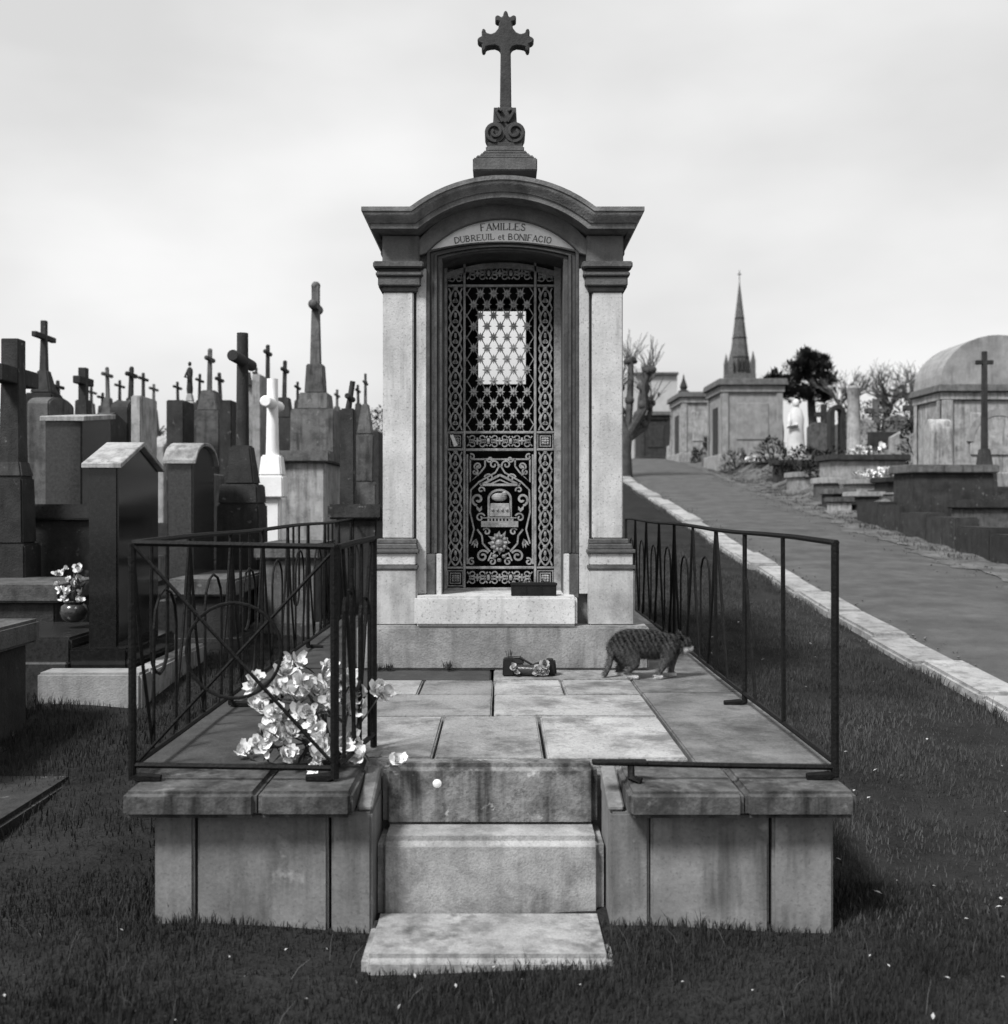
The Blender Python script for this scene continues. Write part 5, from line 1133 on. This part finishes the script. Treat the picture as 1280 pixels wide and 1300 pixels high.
# bare trees further right
def bare(label, x, d, ytop, lean=0, rr=.12, kids=3, depth=4, w=.5):
    z = ground(d); X = PX(x, d); h = PZ(ytop, d) - z; t = thing('bare_tree', label, 'tree', (X, d, z), 'bare trees behind the right hand graves')
    b = MB(); o_ = []; tr = MB().tube([(X, d, z - .2), (X + lean * .1, d, z + h * .35)], [rr * 1.3, rr], 8); tr.build('trunk', M['twig'], t)
    for i in range(4): branch(b, Vector((X + lean * .1, d, z + h * (.3 + .02 * i))), Vector((lean * .2 + jit(.6), jit(.6), 1)), h * .3, rr * .7, depth, o_, w, kids=kids, grav=.06, minr=.007)
    stuff(b.build('crown', M['twig'], t, fix=False))
bare('bare tree with fine twigs just right of the evergreen', 1075, 42, 455, .5); bare('tall bare tree midway between evergreen and barrel-roofed mausoleum', 1120, 45, 442, 1.2); bare('bare tree nearest the barrel-roofed mausoleum', 1160, 43, 452, 1.0)
shrub('hazy leafy hedge bush far behind the pale column', 1100, 46, 3.2, 2.3, n=1200, ls=.16, mat=M['leaf']); shrub('hazy leafy hedge bush far behind the right hand graves', 1150, 44, 3.2, 2.2, n=1200, ls=.16, mat=M['leaf'])

# ================================================================ far buildings
t = thing('church', 'pointed stone church spire above the large mausoleum', 'church', (PX(939, 125), 125, 0)); d = 125; k = d / F; xc = PX(939, d)
def octa(r, z): return [(xc + r * math.cos(R(22.5 + 45 * i)), d + r * math.sin(R(22.5 + 45 * i)), z) for i in range(8)]
MB().cbox((xc, d), 34 * k, 34 * k, -3, PZ(476, d)).build('tower', M['old'], t)
sp = MB().loft([octa(14.5 * k, PZ(476, d)), octa(9.5 * k, PZ(435, d)), octa(.5 * k, PZ(358, d))]).build('spire', M['old'], t)
for y_, r_ in ((455, 12.2), (430, 9.1), (405, 6.0)):
    b = MB().loft([octa((r_ + .35) * k, PZ(y_, d)), octa((r_ + .2) * k, PZ(y_ - 1.6, d))]); b.build('spire_band', M['olddark'], sp)
MB().tube([(xc, d, PZ(360, d)), (xc, d, PZ(343, d))], .5 * k, 5).build('finial', M['olddark'], sp); MB().box(xc - 2.2 * k, xc + 2.2 * k, d - .03, d + .03, PZ(349, d), PZ(347.6, d)).build('finial_cross_bar', M['olddark'], sp)
for sx in (-1, 1):
    for sy in (-1, 1):
        px_, py_ = xc + sx * 14 * k, d + sy * 14 * k
        MB().loft([[(px_ + q * 2.6 * k * a, py_ + w_ * 2.6 * k * a, z_) for q, w_ in ((-1, -1), (1, -1), (1, 1), (-1, 1))] for a, z_ in ((1, PZ(476, d)), (1, PZ(460, d)), (.05, PZ(447, d)))]).build('pinnacle', M['old'], t)
for sx in (-1, 0, 1):
    b = MB(); xx = xc + sx * 4.5 * k; b.prism_xz([(xx - 1.3 * k, PZ(472, d)), (xx + 1.3 * k, PZ(472, d)), (xx + 1.3 * k, PZ(460, d)), (xx, PZ(455, d)), (xx - 1.3 * k, PZ(460, d))], d - 15.2 * k, d - 12 * k); b.build('lucarne', M['olddark'], t)
t = thing('white_building', 'plain pale building far beyond the end of the road', 'building', (PX(834, 90), 90, 0)); d = 90
M['render'] = mat_stone('pale_render', .34, .44, 1, .9, .1, streak=.15)
MB().box(PX(806, d), PX(860, d), d, d + 10, -2, PZ(476, d)).build('wall', M['render'], t)
MB().box(PX(805, d), PX(861, d), d - .3, d + 10.3, PZ(476, d) + .001, PZ(473, d)).build('parapet', M['old'], t)
MB().box(PX(835, d), PX(837.5, d), d - .05, d - .001, PZ(503, d), PZ(498, d)).build('vent', M['olddark'], t)
# hedge line where the ground falls away on the left
for i, (x, d, w, h, lab) in enumerate(((18, 52, 8, 2.6, 'distant dark bush at the left horizon edge'), (205, 54, 4.5, 1.5, 'distant low bush on the horizon right of the pale-fronted headstone'), (435, 50, 3.5, 1.8, 'distant bush on the horizon behind the leaning cross'), (478, 48, 2.5, 2.0, 'distant bush on the horizon against the chapel wall'))):
    shrub(lab, x, d, w, h, n=900, ls=.22, mat=M['leaf'], group='far bushes on the left horizon')

# ================================================================ grass
def in_terrace(x, y):
    return ((x > -1.07) & (x < 1.02) & (y > 3.36) & (y < 9.3)) | ((x > -.38) & (x < .31) & (y > 3.1) & (y < 3.7))
gvec = np.vectorize(lambda X, Y: gz(X, Y))
def grass(name, n, x0, x1, y0, y1, hlo, hhi, wlo, whi, label, tuft=.0, bend=.5, mat=None, edge=None):
    x = rng.uniform(x0, x1, n); y = rng.uniform(y0, y1, n)
    if edge: x = x + np.array([edge(t) for t in y])
    dens = .5 + .5 * np.sin(x * 3.7 + np.sin(y * 2.9) * 2) * np.sin(y * 4.3 + np.cos(x * 2.1) * 2)
    keep = (~in_terrace(x, y)) & (rng.uniform(0, 1, n) < .35 + .65 * dens)
    x, y, dens = x[keep], y[keep], dens[keep]; n = len(x); z = gvec(x, y) - .004
    h = rng.uniform(hlo, hhi, n) * (.55 + .7 * dens) * np.where(rng.uniform(0, 1, n) < .04, 1.7, 1); w = rng.uniform(wlo, whi, n); a = rng.uniform(0, 6.283, n); l = rng.uniform(.1, bend, n) * h; la = rng.uniform(0, 6.283, n)
    sx, sy = np.cos(a) * w / 2, np.sin(a) * w / 2; lx, ly = np.cos(la) * l, np.sin(la) * l
    v = np.empty((n, 5, 3))
    v[:, 0] = np.stack([x - sx, y - sy, z], 1); v[:, 1] = np.stack([x + sx, y + sy, z], 1)
    v[:, 2] = np.stack([x + sx * .7 + lx * .35, y + sy * .7 + ly * .35, z + h * .6], 1); v[:, 3] = np.stack([x - sx * .7 + lx * .35, y - sy * .7 + ly * .35, z + h * .6], 1)
    v[:, 4] = np.stack([x + lx, y + ly, z + h], 1)
    me = bpy.data.meshes.new(name); me.vertices.add(n * 5); me.vertices.foreach_set('co', v.ravel())
    base = (np.arange(n) * 5)[:, None]; quad = base + np.array([[0, 1, 2, 3]]); tri = base + np.array([[3, 2, 4]])
    loops = np.concatenate([quad, tri], 1).ravel(); me.loops.add(len(loops)); me.loops.foreach_set('vertex_index', loops)
    ls = np.empty((n, 2), int); ls[:, 0] = np.arange(n) * 7; ls[:, 1] = ls[:, 0] + 4; me.polygons.add(n * 2); me.polygons.foreach_set('loop_start', ls.ravel()); me.polygons.foreach_set('loop_total', np.tile([4, 3], n))
    me.update(calc_edges=True); me.materials.append(mat or M['blade'])
    o = bpy.data.objects.new(name, me); COL.objects.link(o); stuff(o, label, 'grass')
grass('foreground_grass', 110000, -2.4, 2.4, 2.35, 3.75, .015, .042, .0025, .005, 'dark rough grass in front of the steps and terrace wall')
grass('side_grass', 70000, -4.2, -1.05, 3.4, 9.0, .018, .05, .003, .006, 'dark grass between the left graves and the terrace')
grass('verge_grass', 110000, 1.0, 2.66, 3.3, 14.0, .012, .04, .003, .007, 'short grass between the right fence and the kerb', mat=M['vergeblade'])
grass('bank_grass', 45000, -.05, 2.6, 12.5, 34.0, .03, .09, .008, .02, 'patchy grass on the bank right of the road', mat=M['vergeblade'], edge=ROAD_R)
grass('kerb_grass', 9000, -.36, -.24, 3.0, 26.0, .02, .07, .004, .009, 'ragged grass tufts growing along the kerb', mat=M['vergeblade'], edge=ROAD_L)
M['straw'] = mat_stone('dry_straw', .04, .1, 5, .8, 0, rnd=0)
b = MB()
for i in range(60):
    X = random.uniform(-1.9, 1.9); Y = random.choice((random.uniform(2.45, 3.1), random.uniform(3.1, 3.33)))
    if -.42 < X < .35 and Y > 3.04: continue
    z = gz(X, Y) - .005; h = random.uniform(.05, .11); lx, ly = jit(.06), jit(.04)
    b.tube([(X, Y, z), (X + lx * .4, Y + ly * .4, z + h * .6), (X + lx, Y + ly, z + h)], [.0013, .001, .0004], 3)
stuff(b.build('dry_straws', M['straw'], loc=(0, 0, 0), fix=False), 'thin dry straws standing in the foreground grass', 'straw')
# loose stones along the road edges
b = MB()
for i in range(1100):
    Y = 7 + 23 * random.random()
    X = ROAD_R(Y) + random.gauss(-.1, .28) if random.random() < .75 else ROAD_L(Y) + .05 + abs(random.gauss(0, .12))
    r = random.uniform(.004, .016); c = (X, Y, gr(X, Y) + r * .4 + .012)
    b.add([(c[0] + r * jit(.3) + r, c[1], c[2]), (c[0] - r, c[1] + jit(r * .3), c[2]), (c[0], c[1] + r * 1.1, c[2]), (c[0] + jit(r * .3), c[1] - r, c[2]), (c[0], c[1], c[2] + r * .7), (c[0], c[1], c[2] - r * .7)], [(0, 2, 4), (2, 1, 4), (1, 3, 4), (3, 0, 4), (2, 0, 5), (1, 2, 5), (3, 1, 5), (0, 3, 5)])
stuff(b.build('loose_stones', M['gravel'], loc=(0, 0, 0), fix=False), 'loose pale stones and grit along the road edges', 'stones')
# petals and bits of litter in the grass
b = MB()
for i in range(46):
    X = random.uniform(-1.6, 1.6); Y = random.uniform(2.5, 3.25)
    if -.42 < X < .35 and Y > 3.05: continue
    c = Vector((X, Y, gz(X, Y) + random.uniform(.02, .05))); leaf_mesh(b, c, (jit(1), jit(1), random.uniform(-.2, .8)), random.uniform(.008, .02), random.uniform(.005, .010))
for i in range(40):
    X = random.uniform(1.2, 2.5); Y = random.uniform(3.4, 10); c = Vector((X, Y, gz(X, Y) + .025)); leaf_mesh(b, c, (jit(1), jit(1), .2), random.uniform(.015, .03), .012)
stuff(b.build('fallen_petals', M['litter'], loc=(0, 0, 0), fix=False), 'small pale petals and leaves scattered in the grass', 'petals')
for o in bpy.data.objects:
    if '_loc' in o: del o['_loc']
